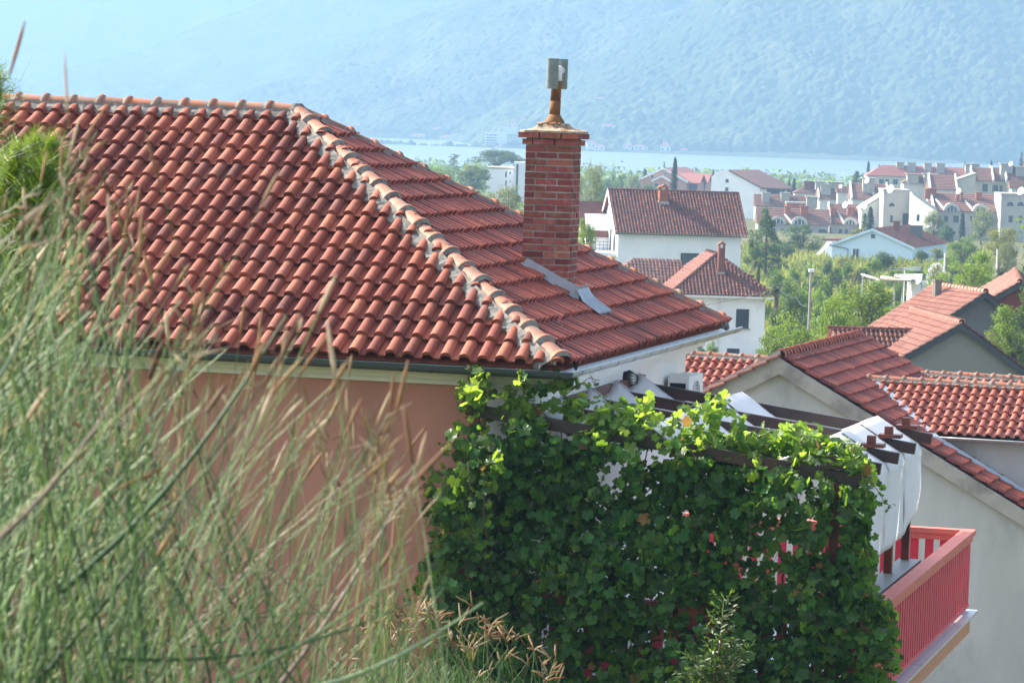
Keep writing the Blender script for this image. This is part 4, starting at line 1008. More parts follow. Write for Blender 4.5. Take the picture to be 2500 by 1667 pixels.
mt, mm = MB(), MB(); cap_run(mt, mm, T3(0, 0, zr3), T3(L3, 0, zr3), -T3.V*s3+ZU*c3, T3.V*s3+ZU*c3, -T3.V, low=True, mortar=False, r=.14, rng=r3); mt.build("ridge_cap", M_TILE2, wh, True)
q = MB(T3); q.box(0, L3, -run3-.13, -run3-.02, ze3-.13, ze3-.02); q.build("gutter", M_GREYD, wh)
cpx = hit(1620, 502, T3(0, -1.6, 0), T3.V); cu = (cpx-T3.O).dot(T3.U)
chimney_part(wh, T3, cu, -1.25, zr3-1.6, zr3+.22, .80, M_CHB, roofcap=True, flash=.35)
winpx(wh, T3, 1663.6, 1703, 621.5, 650, -run3+.55, M_WIN, M_SHUT, "window", bars=1)
# left volume with its own gable and the balcony
q = MB(); q.prism([T3(-1.7, 1.0, ZG3), T3(-1.7, 5.8, ZG3), T3(-1.7, 5.8, ze3+.2), T3(-1.7, 3.4, zr3-1.4), T3(-1.7, 1.0, ze3+.2)], T3.U*2.04); q.build("side_wing_wall", M_WH2, wh)
q = MB()
slab(q, [T3(-2.2, 3.4, zr3-1.2), T3(.3, 3.4, zr3-1.2), T3(.3, .6, ze3-.5), T3(-2.2, .6, ze3-.5)], .16); slab(q, [T3(-2.2, 3.4, zr3-1.2), T3(.3, 3.4, zr3-1.2), T3(.3, 6.4, ze3-.7), T3(-2.2, 6.4, ze3-.7)], .14); q.build("side_wing_roof", M_TILE2, wh)
q = MB(T3); q.box(-1.6, .349, -4.2, .9, ze3-2.15, ze3-1.85); bal3 = q.build("balcony", M_WH2, wh)
q = MB(T3)
for k in range(15): q.box(-1.58, -1.55, -4.18+k*.35, -4.15+k*.35, ze3-1.85, ze3-.9)
for k in range(6): q.box(-1.58+k*.35, -1.55+k*.35, -4.18, -4.15, ze3-1.85, ze3-.9)
for zz_ in (-.9, -1.2, -1.5): q.box(-1.59, -1.54, -4.19, .9, ze3+zz_, ze3+zz_+.04); q.box(-1.53, .34, -4.19, -4.14, ze3+zz_, ze3+zz_+.04)
q.build("railing", M_GREYD, bal3)
for v_ in (-2.6, -.6): wall_window(wh, T3, .35, v_, ze3-1.8, .9, 2.0, 'l', M_SHUT, None, "balcony_door")
wall_window(wh, T3, -1.7, 2.6, ze3-1.4, .8, 1.3, 'l', M_SHUT, None, "window")

# ----- low pale blue house in the gardens
P5 = at(2131.7, 558, 470.0); T5 = frame((P5.x, P5.y, 0), radians(18)); z5 = P5.z; ZG5 = -18.9; t5 = .40; L5 = 21.5; w5 = 5.55
lh = thing("garden_house", "long low pale blue gable house standing alone in the overgrown gardens", "house", T5(0, 8, ZG5))
q = MB(); q.prism([T5(-w5+.3, 0, ZG5), T5(w5-.3, 0, ZG5), T5(w5-.3, 0, z5-.15-(w5-.3)*t5), T5(0, 0, z5-.15), T5(-w5+.3, 0, z5-.15-(w5-.3)*t5)], T5.V*L5); q.build("wall", M_BLUEW, lh)
c5, s5 = cos(atan(t5)), sin(atan(t5)); r5 = random.Random(3)
q = MB(); tile_slope(q, T5(w5, -.3, z5-w5*t5), T5.V, -T5.U*c5+ZU*s5, L5+.5, w5/c5, tw=.42, ex=.42, rng=r5, low=True, h=.1); q.build("roof", M_TILE2, lh)
q = MB(); slab(q, [T5(0, -.3, z5), T5(0, L5, z5), T5(-w5, L5, z5-w5*t5), T5(-w5, -.3, z5-w5*t5)], .1); q.build("roof_slope", M_TILE3, lh)
q = MB()
for sg in (-1, 1): q.prism([T5(0, -.35, z5-.3), T5(sg*w5, -.35, z5-.3-w5*t5), T5(sg*w5, -.35, z5+.02-w5*t5), T5(0, -.35, z5+.02)], T5.V*.12)
q.build("verge", M_BLUEW, lh)
winpx(lh, T5, 2126, 2137, 572, 581.5, 0, M_WIN, M_FRAME, "attic_window"); winpx(lh, T5, 2082, 2097, 608, 630, 0, M_WIN, M_FRAME, "window", bars=1)
chimney_part(lh, T5, 1.2, 8.5, z5-.8, z5+.85, .7, M_CHB2)
q = MB(T5); q.box(2.2, 3.6, 12, 13.6, z5-1.3, z5+.25); q.build("roof_vent", M_GREYD, lh)
q = MB(T5); q.tube([(-w5-.05, -.4, z5-w5*t5-.1), (-w5+2.4, -.1, z5-w5*t5-.5), (-w5+2.4, -.1, ZG5)], .06, 6); q.build("downpipe", M_GREYD, lh)
q = MB(T5); q.box(-w5-1.3, -w5+.2, 3, 9, ZG5, z5-1.75); q.build("annex_wall", M_WH2, lh); 
q = MB(); slab(q, [T5(-w5-1.6, 2.6, z5-1.7), T5(-w5+3.5, 2.6, z5-1.5), T5(-w5+3.5, 9.3, z5-1.5), T5(-w5-1.6, 9.3, z5-1.7)], .18); q.build("annex_roof", M_TILE2, lh)
q = MB(); slab(q, [T5(-w5-.8, 2.0, z5-2.0), T5(-w5-.2, 2.0, z5-2.0), T5(-w5-1.3, .2, z5-3.6), T5(-w5-1.8, .2, z5-3.6)], .06); q.tube([T5(-w5-1.9, .25, z5-3.6), T5(-w5-2.3, .1, ZG5)], .05, 5); q.build("awning", M_CLOTH, lh)

# ---------------------------------------------------------------- town in the distance
def town_block(label, x0, x1, yr, ye, yb, Y, wallm=M_STONEW, roofm=M_TILEFAR, yaw=0, run=None, name="town_house", wins=(), chims=(), hipl=False, hipr=False, gab=None, group=None, ov=.3, chm=M_PALECH, par=False):
    """block seen from the front; roof falls towards the camera from ridge yr to eaves ye"""
    E = at(x0, ye, Y); Er = at(x1, ye, Y); T = frame((E.x, Y, 0), yaw); Wd = (Er.x-E.x)/cos(yaw)
    ze = E.z; dep = (YH - ye)/-FPX
    zimg = (ye-yr)*Y/FPX
    run = run or zimg*1.5
    hgt = max(.3, zimg - run*((ye-YH-ROLL*(x0-PCX))/FPX)); zr_ = ze+hgt; zg = at(x0, yb, Y).z - 1.5
    b = thing(name, label, "house", T(Wd/2, run, zg), group)
    q = MB(); q.prism([T(0, .3, zg), T(0, 2*run-.3, zg), T(0, 2*run-.3, ze), T(0, run, zr_-.15 if not hipl else ze), T(0, .3, ze)], T.U*Wd); q.build("wall", wallm, b)
    il = run if hipl else -ov; ir = run if hipr else -ov
    q = MB(); A, B, Cc, D = T(-ov, 0, ze-.05), T(Wd+ov, 0, ze-.05), T(Wd-ir, run, zr_), T(il, run, zr_)
    n_ = 10
    # tiled courses as slight steps
    for k in range(n_):
        t0, t1 = k/n_, (k+1)/n_; a, d = lerp(A, D, t0), lerp(A, D, t1); bb, c = lerp(B, Cc, t0), lerp(B, Cc, t1)
        q.add([a+ZU*.12, bb+ZU*.12, c+ZU*.05, d+ZU*.05], [(0, 1, 2, 3)]); q.add([a, bb, bb+ZU*.12, a+ZU*.12], [(0, 1, 2, 3)])
    E2, F2 = T(-ov, 2*run, ze-.05), T(Wd+ov, 2*run, ze-.05)
    q.poly([F2, E2, D+ZU*.05, Cc+ZU*.05]); q.poly([E2, A, D+ZU*.05]); q.poly([B, F2, Cc+ZU*.05]); q.build("roof", roofm, b)
    if gab:
        q = MB()
        for (uu, side) in ((-.35, 1), (Wd+.05, 1)):
            q.prism([T(uu, -.2, ze-.5), T(uu, run, zr_-.3), T(uu, run, zr_+.45), T(uu, -.2, ze+.35)], T.U*.3)
        q.build("parapet", gab, b)
    for (wx0, wx1, wy0, wy1) in wins: winpx(b, T, wx0, wx1, wy0, wy1, .3, M_WIN, None, "window")
    for (cx_, cy0, cy1, cw) in chims:
        t = max(.1, min(.95, (ye-cy1)/max(1, ye-yr))); u_ = (at(cx_, ye, Y)-T.O).dot(T.U); v_ = run*t
        chimney_part(b, T, u_, v_, lerp(ze, zr_, t)-.6, at(cx_, cy0, Y+v_).z, cw, chm)
    return b, T, ze, zr_, run, Wd
def dormer(b, T, cx_, cyb, rpx, Y, ze, run, zr_):
    c = hit(cx_, cyb, T.O+T.V*.05, T.V); u_ = (c-T.O).dot(T.U); r = rpx*Y/FPX; r_in = r*.70
    K = 16; pts = [T(u_+cos(pi*k/K)*r, -.12, ze+sin(pi*k/K)*r) for k in range(K+1)]
    q = MB(); q.prism(pts[::-1], T.V*(run*.75)); o = q.build("dormer_vault", M_PALEARCH, b)
    q = MB(); a = [T(u_+cos(pi*k/K)*r*1.06, -.22, ze+sin(pi*k/K)*r*1.06) for k in range(K+1)]; i_ = [T(u_+cos(pi*k/K)*r_in, -.22, ze+sin(pi*k/K)*r_in) for k in range(K+1)]
    q.grid([a, i_]); q.grid([[p+T.V*.35 for p in a], a]); q.grid([i_, [p+T.V*.095 for p in i_]]); q.build("arch", M_PALEARCH, o)
    q = MB(); q.prism([T(u_+cos(pi*k/K)*r_in, -.125, ze+.05+sin(pi*k/K)*r_in*.97) for k in range(K+1)][::-1], T.V*.004); q.build("arched_window", M_WIN, o)
    q = MB(T)
    for uu in (-.35, .35): q.box(u_+uu*r_in-.05, u_+uu*r_in+.05, -.15, -.127, ze+.02, ze+r_in*.9)
    q.build("window_bars", M_FRAME, o)
    q = MB(); d_ = T(u_-r*1.05, -.12, ze+.05); q.prism([T(u_-r*1.05, -.1, ze-.1), T(u_-r*1.9, run*.55, lerp(ze, zr_, .55)-.1), T(u_-r*1.9, run*.55, lerp(ze, zr_, .55)+.3), T(u_-r*1.05, -.1, ze+.35)], T.U*.25); q.build("gutter_wall", M_PALEARCH, o)
M_PALEARCH = mat("pale_arch_render", (.48, .475, .44), .95, .08, .3)
def dish(px, py, Y, r, label, group="satellite dishes on the town roofs", left=True):
    r = r*.56
    p = at(px, py, Y); t = thing("satellite_dish", label, "satellite dish", p-ZU*(r+.9), group)
    ax = Vector((-.75 if left else .3, -.55, .35)).normalized(); a = ax.orthogonal().normalized(); b = ax.cross(a); K = 16
    q = MB(); q.grid([[p + (a*cos(2*pi*k/K)+b*sin(2*pi*k/K))*r*f + ax*(r*.3*f*f) for k in range(K+1)] for f in (.02, .4, .75, 1)]); o = q.build("reflector", M_DISH, t, True)
    sd = o.modifiers.new("thickness", 'SOLIDIFY'); sd.thickness = .03
    q = MB(); q.tube([p-ax*.04, p-ax*.3-ZU*.2, p-ax*.3-ZU*(r+.9)], .05, 6); q.tube([p-b*r*.9+ax*.28*r, p+ax*r*.9], .025, 4); q.build("mast", M_GREY, t)
def antenna(px, y0, y1, Y, label):
    p = at(px, y1, Y); q_ = at(px, y0, Y); m = MB(); m.tube([p, q_], .045, 5)
    for k in range(4):
        c = lerp(q_, p, .02+.14*k); m.tube([c-Vector((.5-.07*k, 0, 0)), c+Vector((.7-.05*k, 0, 0))], .025, 4)
    m.top("roof_antenna", M_GREY, p, label, "antenna", "thin aerials on the town roofs")

def W(*l): return [tuple(a) for a in l]
# front row: terraces with arched dormers
b, T, ze, zr_, run, Wd = town_block("left terrace with two arched dormers behind the dark garden trees", 1852, 2024, 506, 545, 600, 640, wins=W((1907, 1914.5, 558, 570), (1998, 2019, 560, 575)), chims=[(1925, 503, 520, 1.0), (1965, 503, 522, 1.3)], chm=M_CHB)
dormer(b, T, 1900, 545, 18, 640, ze, run, zr_); dormer(b, T, 1952, 546, 19, 640, ze, run, zr_)
b, T, ze, zr_, run, Wd = town_block("middle terrace with one arched dormer between pale stepped party walls", 2030, 2108, 497, 547, 600, 644, wins=W((2048, 2056, 560, 573), (2063, 2070, 560, 572), (2082, 2088, 560, 572)), chims=[(2036, 506, 522, 1.0), (2080, 506, 519, 1.2)], chm=M_CHB, gab=M_PALEARCH)
dormer(b, T, 2076, 547, 16, 644, ze, run, zr_)
b, T, ze, zr_, run, Wd = town_block("right terrace with white end wall and two arched dormers above pale trees", 2284, 2440, 470, 514, 580, 625, wins=W((2292, 2300, 527, 542), (2305, 2315, 527, 543), (2327, 2341, 527, 543), (2368, 2374, 528, 540), (2380, 2384, 528, 540), (2415, 2424, 527, 542), (2434, 2440, 527, 543)), chims=[(2272, 462, 478, .9), (2283, 460, 476, 1.4), (2348, 470, 486, 1.2), (2397, 470, 483, 1.0)], chm=M_CHB, gab=M_PALEARCH, run=7)
dormer(b, T, 2323.6, 514, 18.5, 625, ze, run, zr_); dormer(b, T, 2394.5, 515, 18.5, 625, ze, run, zr_)
a0, a1 = at(2226, 471, 626), at(2286, 513, 622)
q = MB(); q.prism([at(2221, 570, 626), at(2226, 470, 626), at(2287, 513, 622), at(2286, 570, 622)], Vector((.3, 6, 0))); q.build("end_wall", M_TOWNW, b); 
Tq = frame((a0.x, 622.5, 0), radians(4)); winpx(b, Tq, 2237.5, 2245, 524, 540, 0, M_WIN, None, "window")
q = MB(); q.prism([at(2226, 466, 625.5), at(2228, 474, 625.5), at(2289, 517, 621.5), at(2287, 509, 621.5)], Vector((.3, 2.5, 0))); q.build("coping", M_CEM, b)
def flat_block(label, x0, x1, yt, yb, Y, wallm, depth=9, wins=(), arch=(), doors=(), name="town_house", slope=0, group=None, yaw=0):
    A = at(x0, yt, Y); B = at(x1, yt, Y); T = frame((A.x, Y, 0), yaw); Wd = (B.x-A.x)/cos(yaw); zg = at(x0, yb, Y).z-2
    b = thing(name, label, "house", T(Wd/2, depth/2, zg), group)
    q = MB(); q.prism([T(0, 0, zg), T(Wd, 0, zg), T(Wd, 0, A.z), T(0, 0, A.z-slope)], T.V*depth); q.build("wall", wallm, b)
    q = MB(); q.prism([T(-.12, -.12, A.z-slope+.003), T(Wd+.12, -.12, A.z+.003), T(Wd+.12, -.12, A.z+.3), T(-.12, -.12, A.z-slope+.3)], T.V*(depth+.2)); q.build("parapet", M_PALECH, b)
    for w_ in wins: winpx(b, T, *w_, 0, M_WIN, None, "window")
    for w_ in doors: winpx(b, T, *w_, 0, M_SHUT, None, "door")
    for (cx_, cyb, rp) in arch:
        c = hit(cx_, cyb, T.O, T.V); u_ = (c-T.O).dot(T.U); r = rp*Y/FPX; K = 14
        q = MB(); q.prism([T(u_+cos(pi*k/K)*r, -.06, c.z+sin(pi*k/K)*r*1.25) for k in range(K+1)][::-1], T.V*.057); q.build("arched_window", M_WIN, b)
    return b
flat_block("weathered grey block with one arched window beside the white end wall", 2158, 2222, 466, 560, 632, M_STONEW, wins=W((2173, 2180, 526, 543),), arch=[(2177, 504, 7)], doors=W((2203, 2221, 521.5, 549)), slope=0)
q_ = flat_block("pale sloping side block left of the weathered grey block", 2105, 2157, 476, 560, 640, M_TOWNW, slope=2.6)
flat_block("grey block with a row of arched windows cut by the right frame edge", 2445, 2560, 476, 560, 620, M_STONEW, wins=W((2462, 2472.5, 527, 543), (2487.5, 2494.5, 527, 544), (2512, 2520, 527, 544)), arch=[(2466, 503, 8), (2491.5, 503, 8), (2517, 503, 8)])
# rows behind
town_block("low tiled roofs with pale chimneys left behind the two dormer terrace", 1846, 1990, 474, 502, 520, 700, chims=[(1870, 470, 488, 1.4), (1918, 470, 484, 1.6), (1982, 480, 496, 2.0)], wins=())
town_block("hip roofed house below the twin cypresses", 1941, 2003, 450, 471, 480, 760, wallm=M_TOWNW, hipl=True, hipr=True, chims=[(1973, 443, 456, 1.6), (1989, 443, 452, 1.6)], chm=M_CHB2)
town_block("brown roofed house with tall chimneys and aerial on its ridge", 2002, 2048, 449, 486, 500, 740, wallm=M_TOWNW, gab=M_PALEARCH, chims=[(2017, 450, 468, 2.0), (2004, 443, 455, 1.8), (2043, 444, 452, 3.0)])
town_block("white walled house stepping down in front of the long red roof", 2046, 2082, 455, 470, 510, 730, wallm=M_TOWNW, wins=W((2082, 2088, 486, 500),))
town_block("house with skylights and a big brown roof left of the round dish", 2082, 2166, 447, 486, 510, 700, wallm=M_TOWNW, gab=M_TOWNW, chims=[(2122, 434, 462, 2.2), (2143, 472, 484, 1.6)])
town_block("long red roofed apartment block on the town skyline", 2118, 2390, 402, 428, 462, 830, wallm=M_CREAMW, roofm=M_TILEPINK, hipl=True, wins=W((2146, 2158, 438, 450), (2161, 2170, 438, 450), (2180, 2192, 438, 450)), chims=[(2200, 396, 404, 1.6), (2227, 397, 409, 1.8), (2267, 398, 408, 1.6), (2298, 398, 411, 1.8), (2368, 400, 413, 1.8), (2385, 400, 408, 1.6)])
town_block("dark roofed house in front of the long red roof", 2206, 2272, 425, 446, 470, 720, wallm=M_TOWNW, chims=[(2228, 424, 440, 2.2), (2270, 424, 452, 2.4)], hipl=True)
town_block("brown roof split by a white party wall before the skyline block", 2274, 2334, 427, 462, 480, 690, wallm=M_TOWNW, gab=M_TOWNW)
town_block("cream house with a tall brown gable roof right of the skyline block", 2377, 2423, 409, 441, 475, 700, wallm=M_CREAMW, gab=M_TOWNW, wins=W((2362, 2366, 454, 461), (2370, 2374, 454, 461), (2398, 2412, 450, 468)))
town_block("house with purple brown roof and white dormer box", 2424, 2457, 409, 441, 475, 702, wallm=M_CREAMW, gab=M_TOWNW, wins=W((2425, 2437, 453, 468), (2440, 2448, 453, 470)), chims=[(2457, 399, 432, 2.2)])
town_block("brown roofed house below the dark pointed cypress at the right", 2460, 2520, 405, 440, 475, 700, wallm=M_CREAMW, gab=M_TOWNW, chims=[(2492, 407, 423, 1.6)])
flat_block("white sloping gable wall before the cream house", 2333, 2382, 424, 480, 695, M_CREAMW, slope=1.5, depth=5)
town_block("small brown roof by the right frame edge above the arched block", 2470, 2540, 442, 459, 476, 655, wallm=M_TOWNW, wins=W((2482, 2490, 463, 472),))
flat_block("low brick coloured stair head on the left terrace", 1921, 1966, 497, 506, 648, M_CHB, depth=3)
for (px, py, Y, r, lab) in ((2065, 501, 642, 1.15, "white satellite dish between the middle terrace and the sloping block"), (2113, 505, 636, .9, "small dish beside the dark cypress pair"), (2176, 463, 630, 1.35, "largest white dish on the weathered grey block"), (2342, 468, 622, 1.0, "dish on a brick chimney of the right terrace"), (2494, 468, 618, 1.3, "white dish on the arched block at the right edge"), (2118, 442, 700, 1.1, "dish on the pale chimney under the long red roof"), (2469, 401, 700, .9, "grey dish on top of the purple brown house"), (2053, 456, 728, .8, "little dish on the white walled stepping house")):
    dish(px, py, Y, r, lab)
for (px, y0, y1, Y, lab) in ((2038, 424, 446, 742, "aerial on the brown roofed house with tall chimneys"), (2086, 490, 505, 640, "aerial above the middle terrace"), (2268, 384, 400, 826, "aerial on the middle of the long red roof"), (2356, 450, 470, 628, "aerial on the right terrace"), (2271, 408, 430, 718, "aerial on the dark roofed house")):
    antenna(px, y0, y1, Y, lab)

# pink apartment building
Pp = at(1620, 410, 820.0); Tp = frame((Pp.x, Pp.y, 0), radians(14)); zp = Pp.z
pk = thing("apartment_building", "pink gabled apartment building with white trim behind the tall cypress", "apartment building", Tp(0, 6, -24))
wp = 5.3; tl_ = .5
q = MB(); q.prism([Tp(-wp, 0, -24), Tp(wp, 0, -24), Tp(wp, 0, zp-.3-wp*tl_), Tp(0, 0, zp-.3), Tp(-wp, 0, zp-.3-wp*tl_)], Tp.V*26); q.build("wall", M_PINKW, pk)
q = MB()
for sg in (-1, 1): slab(q, [Tp(0, -.4, zp), Tp(sg*(wp+.5), -.4, zp-(wp+.5)*tl_), Tp(sg*(wp+.5), 26, zp-(wp+.5)*tl_), Tp(0, 26, zp)], .25)
q.build("roof", M_TILEPINK, pk)
q = MB()
for sg in (-1, 1): q.prism([Tp(0, -.5, zp-.35), Tp(sg*(wp+.5), -.5, zp-.35-(wp+.5)*tl_), Tp(sg*(wp+.5), -.5, zp+.1-(wp+.5)*tl_), Tp(0, -.5, zp+.1)], Tp.V*.15)
q.build("verge", M_WH2, pk)
c_ = at(1614, 429.5, 818.0); uc = (c_-Tp.O).dot(Tp.U)
q = MB(); q.prism([Tp(uc-1.9, -1.2, -24), Tp(uc+1.9, -1.2, -24), Tp(uc+1.9, -1.2, c_.z-1.0), Tp(uc, -1.2, c_.z-.1), Tp(uc-1.9, -1.2, c_.z-1.0)], Tp.V*1.19); q.build("front_bay", mat("salmon_render", (.50, .22, .14), .95, .04, .2), pk)
q = MB()
for sg in (-1, 1): q.prism([Tp(uc, -1.4, c_.z-.3), Tp(uc+sg*2.3, -1.4, c_.z-1.5), Tp(uc+sg*2.3, -1.4, c_.z-1.15), Tp(uc, -1.4, c_.z+.05)], Tp.V*1.3)
q.build("verge", M_WH2, pk)
winpx(pk, Tp, 1597, 1608, 447.5, 457.5, -1.2, M_WIN, M_WH2, "window"); winpx(pk, Tp, 1619, 1629, 448.5, 458, -1.2, M_WIN, M_WH2, "window")
winpx(pk, Tp, 1622, 1627, 422, 427, 0, M_WIN, M_WH2, "window"); winpx(pk, Tp, 1590, 1597, 427, 436, 0, M_WIN, M_WH2, "window")
for i, (xa, xb) in enumerate(((1672, 1712), (1716, 1752))):
    # gabled bays stepping away along the right side
    v0_ = 2+i*9; zb_ = zp-wp*tl_
    q = MB(Tp); q.box(wp+.01, wp+2.2, v0_, v0_+7, -24, zb_-.2); q.build("side_bay", M_PINKW, pk)
    q = MB()
    for sg in (-1, 1): slab(q, [Tp(wp-3.5, v0_+3.5, zb_+1.6), Tp(wp+2.8, v0_+3.5, zb_+1.4), Tp(wp+2.8, v0_+3.5+sg*4, zb_-.5), Tp(wp-3.5, v0_+3.5+sg*4, zb_-.5)], .25)
    q.build("side_bay_roof", M_TILEPINK, pk)
    q = MB(Tp); q.box(wp+2.21, wp+3.0, v0_, v0_+7, zb_-3.6, zb_-2.6); q.box(wp-1.0, wp+3.0, v0_-1.6, v0_-.9, zb_-3.6, zb_-2.6); q.build("balcony", M_WH2, pk)
    q = MB(Tp); q.box(wp+.2, wp+2.0, v0_-.05, v0_-.003, zb_-2.5, zb_-.6); q.build("window", M_WIN, pk)
# white apartment house to its right
Pw = at(1776, 416, 770.0); Tw = frame((Pw.x, Pw.y, 0), radians(28)); zw_ = Pw.z
wa = thing("apartment_building", "white apartment house with plain side wall and stacked balconies right of the pink one", "apartment building", Tw(0, 8, -24))
uL, uR = -3.6, 7.6
q = MB(); q.prism([Tw(uL, 0, -24), Tw(uR, 0, -24), Tw(uR, 0, zw_-3.1), Tw(.6, 0, zw_), Tw(-1.6, 0, zw_-.1), Tw(uL, 0, zw_-1.4)], Tw.V*14); q.build("wall", M_WH2, wa)
q = MB(); slab(q, [Tw(.4, -.3, zw_+.15), Tw(.4, 15, zw_+.15), Tw(uR+1.6, 15, zw_-3.6), Tw(uR+.6, -.3, zw_-3.3)], .3); q.build("roof", M_TILEFAR, wa)
for (a, b_, c, d) in ((1771, 1779, 437.5, 446), (1770.5, 1778.5, 458, 467)): winpx(wa, Tw, a, b_, c, d, 0, M_WIN, None, "window")
for k in range(3):
    z_ = zw_-5.6-k*2.6
    q = MB(Tw); q.box(uR+.01, uR+1.5, 3, 13, z_, z_+.9); q.build("balcony", M_CREAMW, wa)
    q = MB(Tw); q.box(uR+.003, uR+.06, 3.5, 12.5, z_+.95, z_+2.2); q.build("balcony_opening", M_SHUT, wa)
# white blocks left of the chimney
wb = flat_block("white modern block with slit windows left of the brick chimney", 1189, 1257, 411.5, 470, 700, mat("cool_white_render", (.80, .81, .82), .95, .03, .3), depth=12, wins=W((1233.5, 1237.5, 419, 433), (1243.5, 1247, 420, 425), (1233.5, 1237, 441, 454), (1244, 1246.5, 442, 445)), name="modern_block", yaw=radians(4))  # block walls in a faintly bluish white
Ts = frame((at(1256.3, 400, 702).x, 698, 0), 0); q = MB(Ts); q.box(0, 4.0, 0, 6, -24, at(1256, 395, 702).z); q.build("stair_tower", M_WH2, wb)
q = MB(Ts); q.box(.35, .75, -.05, -.003, -22, at(1256, 400, 702).z); q.build("window", M_WIN, wb)

# villas and hotel across the water
def villa(px, y0, y1, wpx, Y, label, roofm=M_TILEPINK, floors=1):
    A = at(px-wpx/2, y1, Y); wd = wpx*Y/FPX; ht = (y1-y0)*Y/FPX; T = frame((A.x, Y, 0), radians(-12+(px*7) % 25)); z0 = A.z
    b = thing("shore_villa", label, "villa", T(wd/2, 4, z0-6), "villas across the bay"); wl = ht*.68
    q = MB(T); q.box(0, wd, 0, wd*.7, z0-6, z0+wl); q.build("wall", M_WH2, b)
    q = MB(); c = [T(-.6, -.6, z0+wl), T(wd+.6, -.6, z0+wl), T(wd+.6, wd*.7+.6, z0+wl), T(-.6, wd*.7+.6, z0+wl)]; r0, r1 = T(wd*.3, wd*.35, z0+ht), T(wd*.7, wd*.35, z0+ht)
    q.add([*c, r0, r1], [(0, 1, 5, 4), (1, 2, 5), (2, 3, 4, 5), (3, 0, 4), (0, 3, 2, 1)]); q.build("roof", roofm, b)
    q = MB(T)
    for k in range(max(2, int(wd/3.5))): q.box(wd*(k+.3)/max(2, int(wd/3.5)), wd*(k+.3)/max(2, int(wd/3.5))+1.2, -.1, -.01, z0+wl*.35, z0+wl*.7)
    q.build("window_row", M_WIN, b)
VL = [(1624, 348, 374, 25, 2995, "tall white villa right at the water, farthest right of the brick chimney"), (1565, 354, 364, 34, 3010, "broad low villa on the shore left of the tall waterside villa"), (1532, 350, 361, 20, 3030, "small pink roofed villa next to the broad low shore villa"), (1463, 353, 367, 26, 3005, "white villa with hip roof just right of the chimney at the water"), (1444, 343, 362, 22, 3040, "villa half hidden by the brick chimney"),
      (1478, 236, 247, 44, 3420, "long pink roofed villa highest up the far slope"), (1440, 252, 258, 12, 3330, "tiny white hut below the long hillside villa"), (1487, 303, 312, 30, 3200, "pink roofed villa on the slope midway above the shore"), (1246, 301, 310, 34, 3180, "twin gabled villa left of the rusty flue"), (1164, 289, 298, 10, 3230, "small bright hut above the hotel"), (1118, 301, 308, 18, 3180, "villa with white front up the slope left of the hotel"), (1075, 309, 321, 30, 3120, "pink roofed villa left of the hotel"), (1095, 330, 345, 44, 3040, "long pink roofed villa near the water left of the hotel"), (1020, 327, 336, 34, 3060, "villa row partly behind trees left of the shore villas"), (1670, 362, 370, 18, 3010, "low villa right of the tall waterside villa"), (870, 301, 309, 30, 3200, "lone pale villa above the roof ridge of the near house"), (697, 228, 238, 9, 3600, "white chapel like villa just above the near roof apex"), (1222, 358, 364, 26, 2990, "boathouse with pink roof under the hotel")]
def slope_depth(px, py):
    # distance at which the line of sight meets the wooded slopes
    best = None
    for (sil, Ya, Yb) in HILLS:
        zr_ = (ray(px, float(np.interp(px, [q_[0] for q_ in sil], [q_[1] for q_ in sil])))*Yb).z; r_ = ray(px, py)
        for k in range(140):
            Y = lerp(Ya, Yb, k/140); z = -37.5+(zr_+37.5)*(k/140)**.85
            if r_.z*Y < z+4.0:
                if best is None or Y < best: best = Y
                break
    return best or 3000
for v_ in VL: villa(*v_[:4], slope_depth(v_[0], v_[2]-2), v_[5])

hb = flat_block("pale multi storey hotel by the far shore left of the chimney", 1185, 1218, 323, 353, slope_depth(1200, 346)-12, M_WH2, depth=20, wins=W((1187, 1213, 329, 331.5), (1187, 1213, 335.5, 338), (1187, 1213, 342, 344.5), (1187, 1213, 348, 350)), name="hotel")
flat_block("plain white hotel wing without windows beside the multi storey hotel", 1218.5, 1238, 322, 354, slope_depth(1228, 346)-10, M_WH2, depth=18, name="hotel_wing")
# ---------------------------------------------------------------- trees and shrubs
def fol(name, c, t, isl=.35, tm=.35, hue=.025): return mat(name, c, .55, .2, .8, isl=isl, hue=hue, spec=.35, transl=t, tmix=tm)
F_BROAD = fol("broad_foliage", (.066, .118, .011), (.26, .39, .024))
F_BRIGHT = fol("bright_glossy_foliage", (.090, .158, .010), (.33, .48, .02))
F_PALE = fol("pale_foliage", (.14, .165, .055), (.30, .34, .10))
F_DARK = fol("dark_foliage", (.042, .082, .016), (.14, .23, .03), tm=.28)
F_YELL = fol("yellowish_foliage", (.12, .135, .017), (.33, .35, .035))
F_CONI = fol("conifer_foliage", (.048, .088, .026), (.14, .21, .05), tm=.28)
F_CYP = fol("cypress_foliage", (.016, .036, .011), (.045, .085, .018), tm=.18)
F_PALM = fol("palm_foliage", (.07, .10, .026), (.17, .25, .05), tm=.3)
M_FLOW = mat("white_flowers", (.8, .8, .78), .8, transl=(.8, .8, .8), tmix=.3)
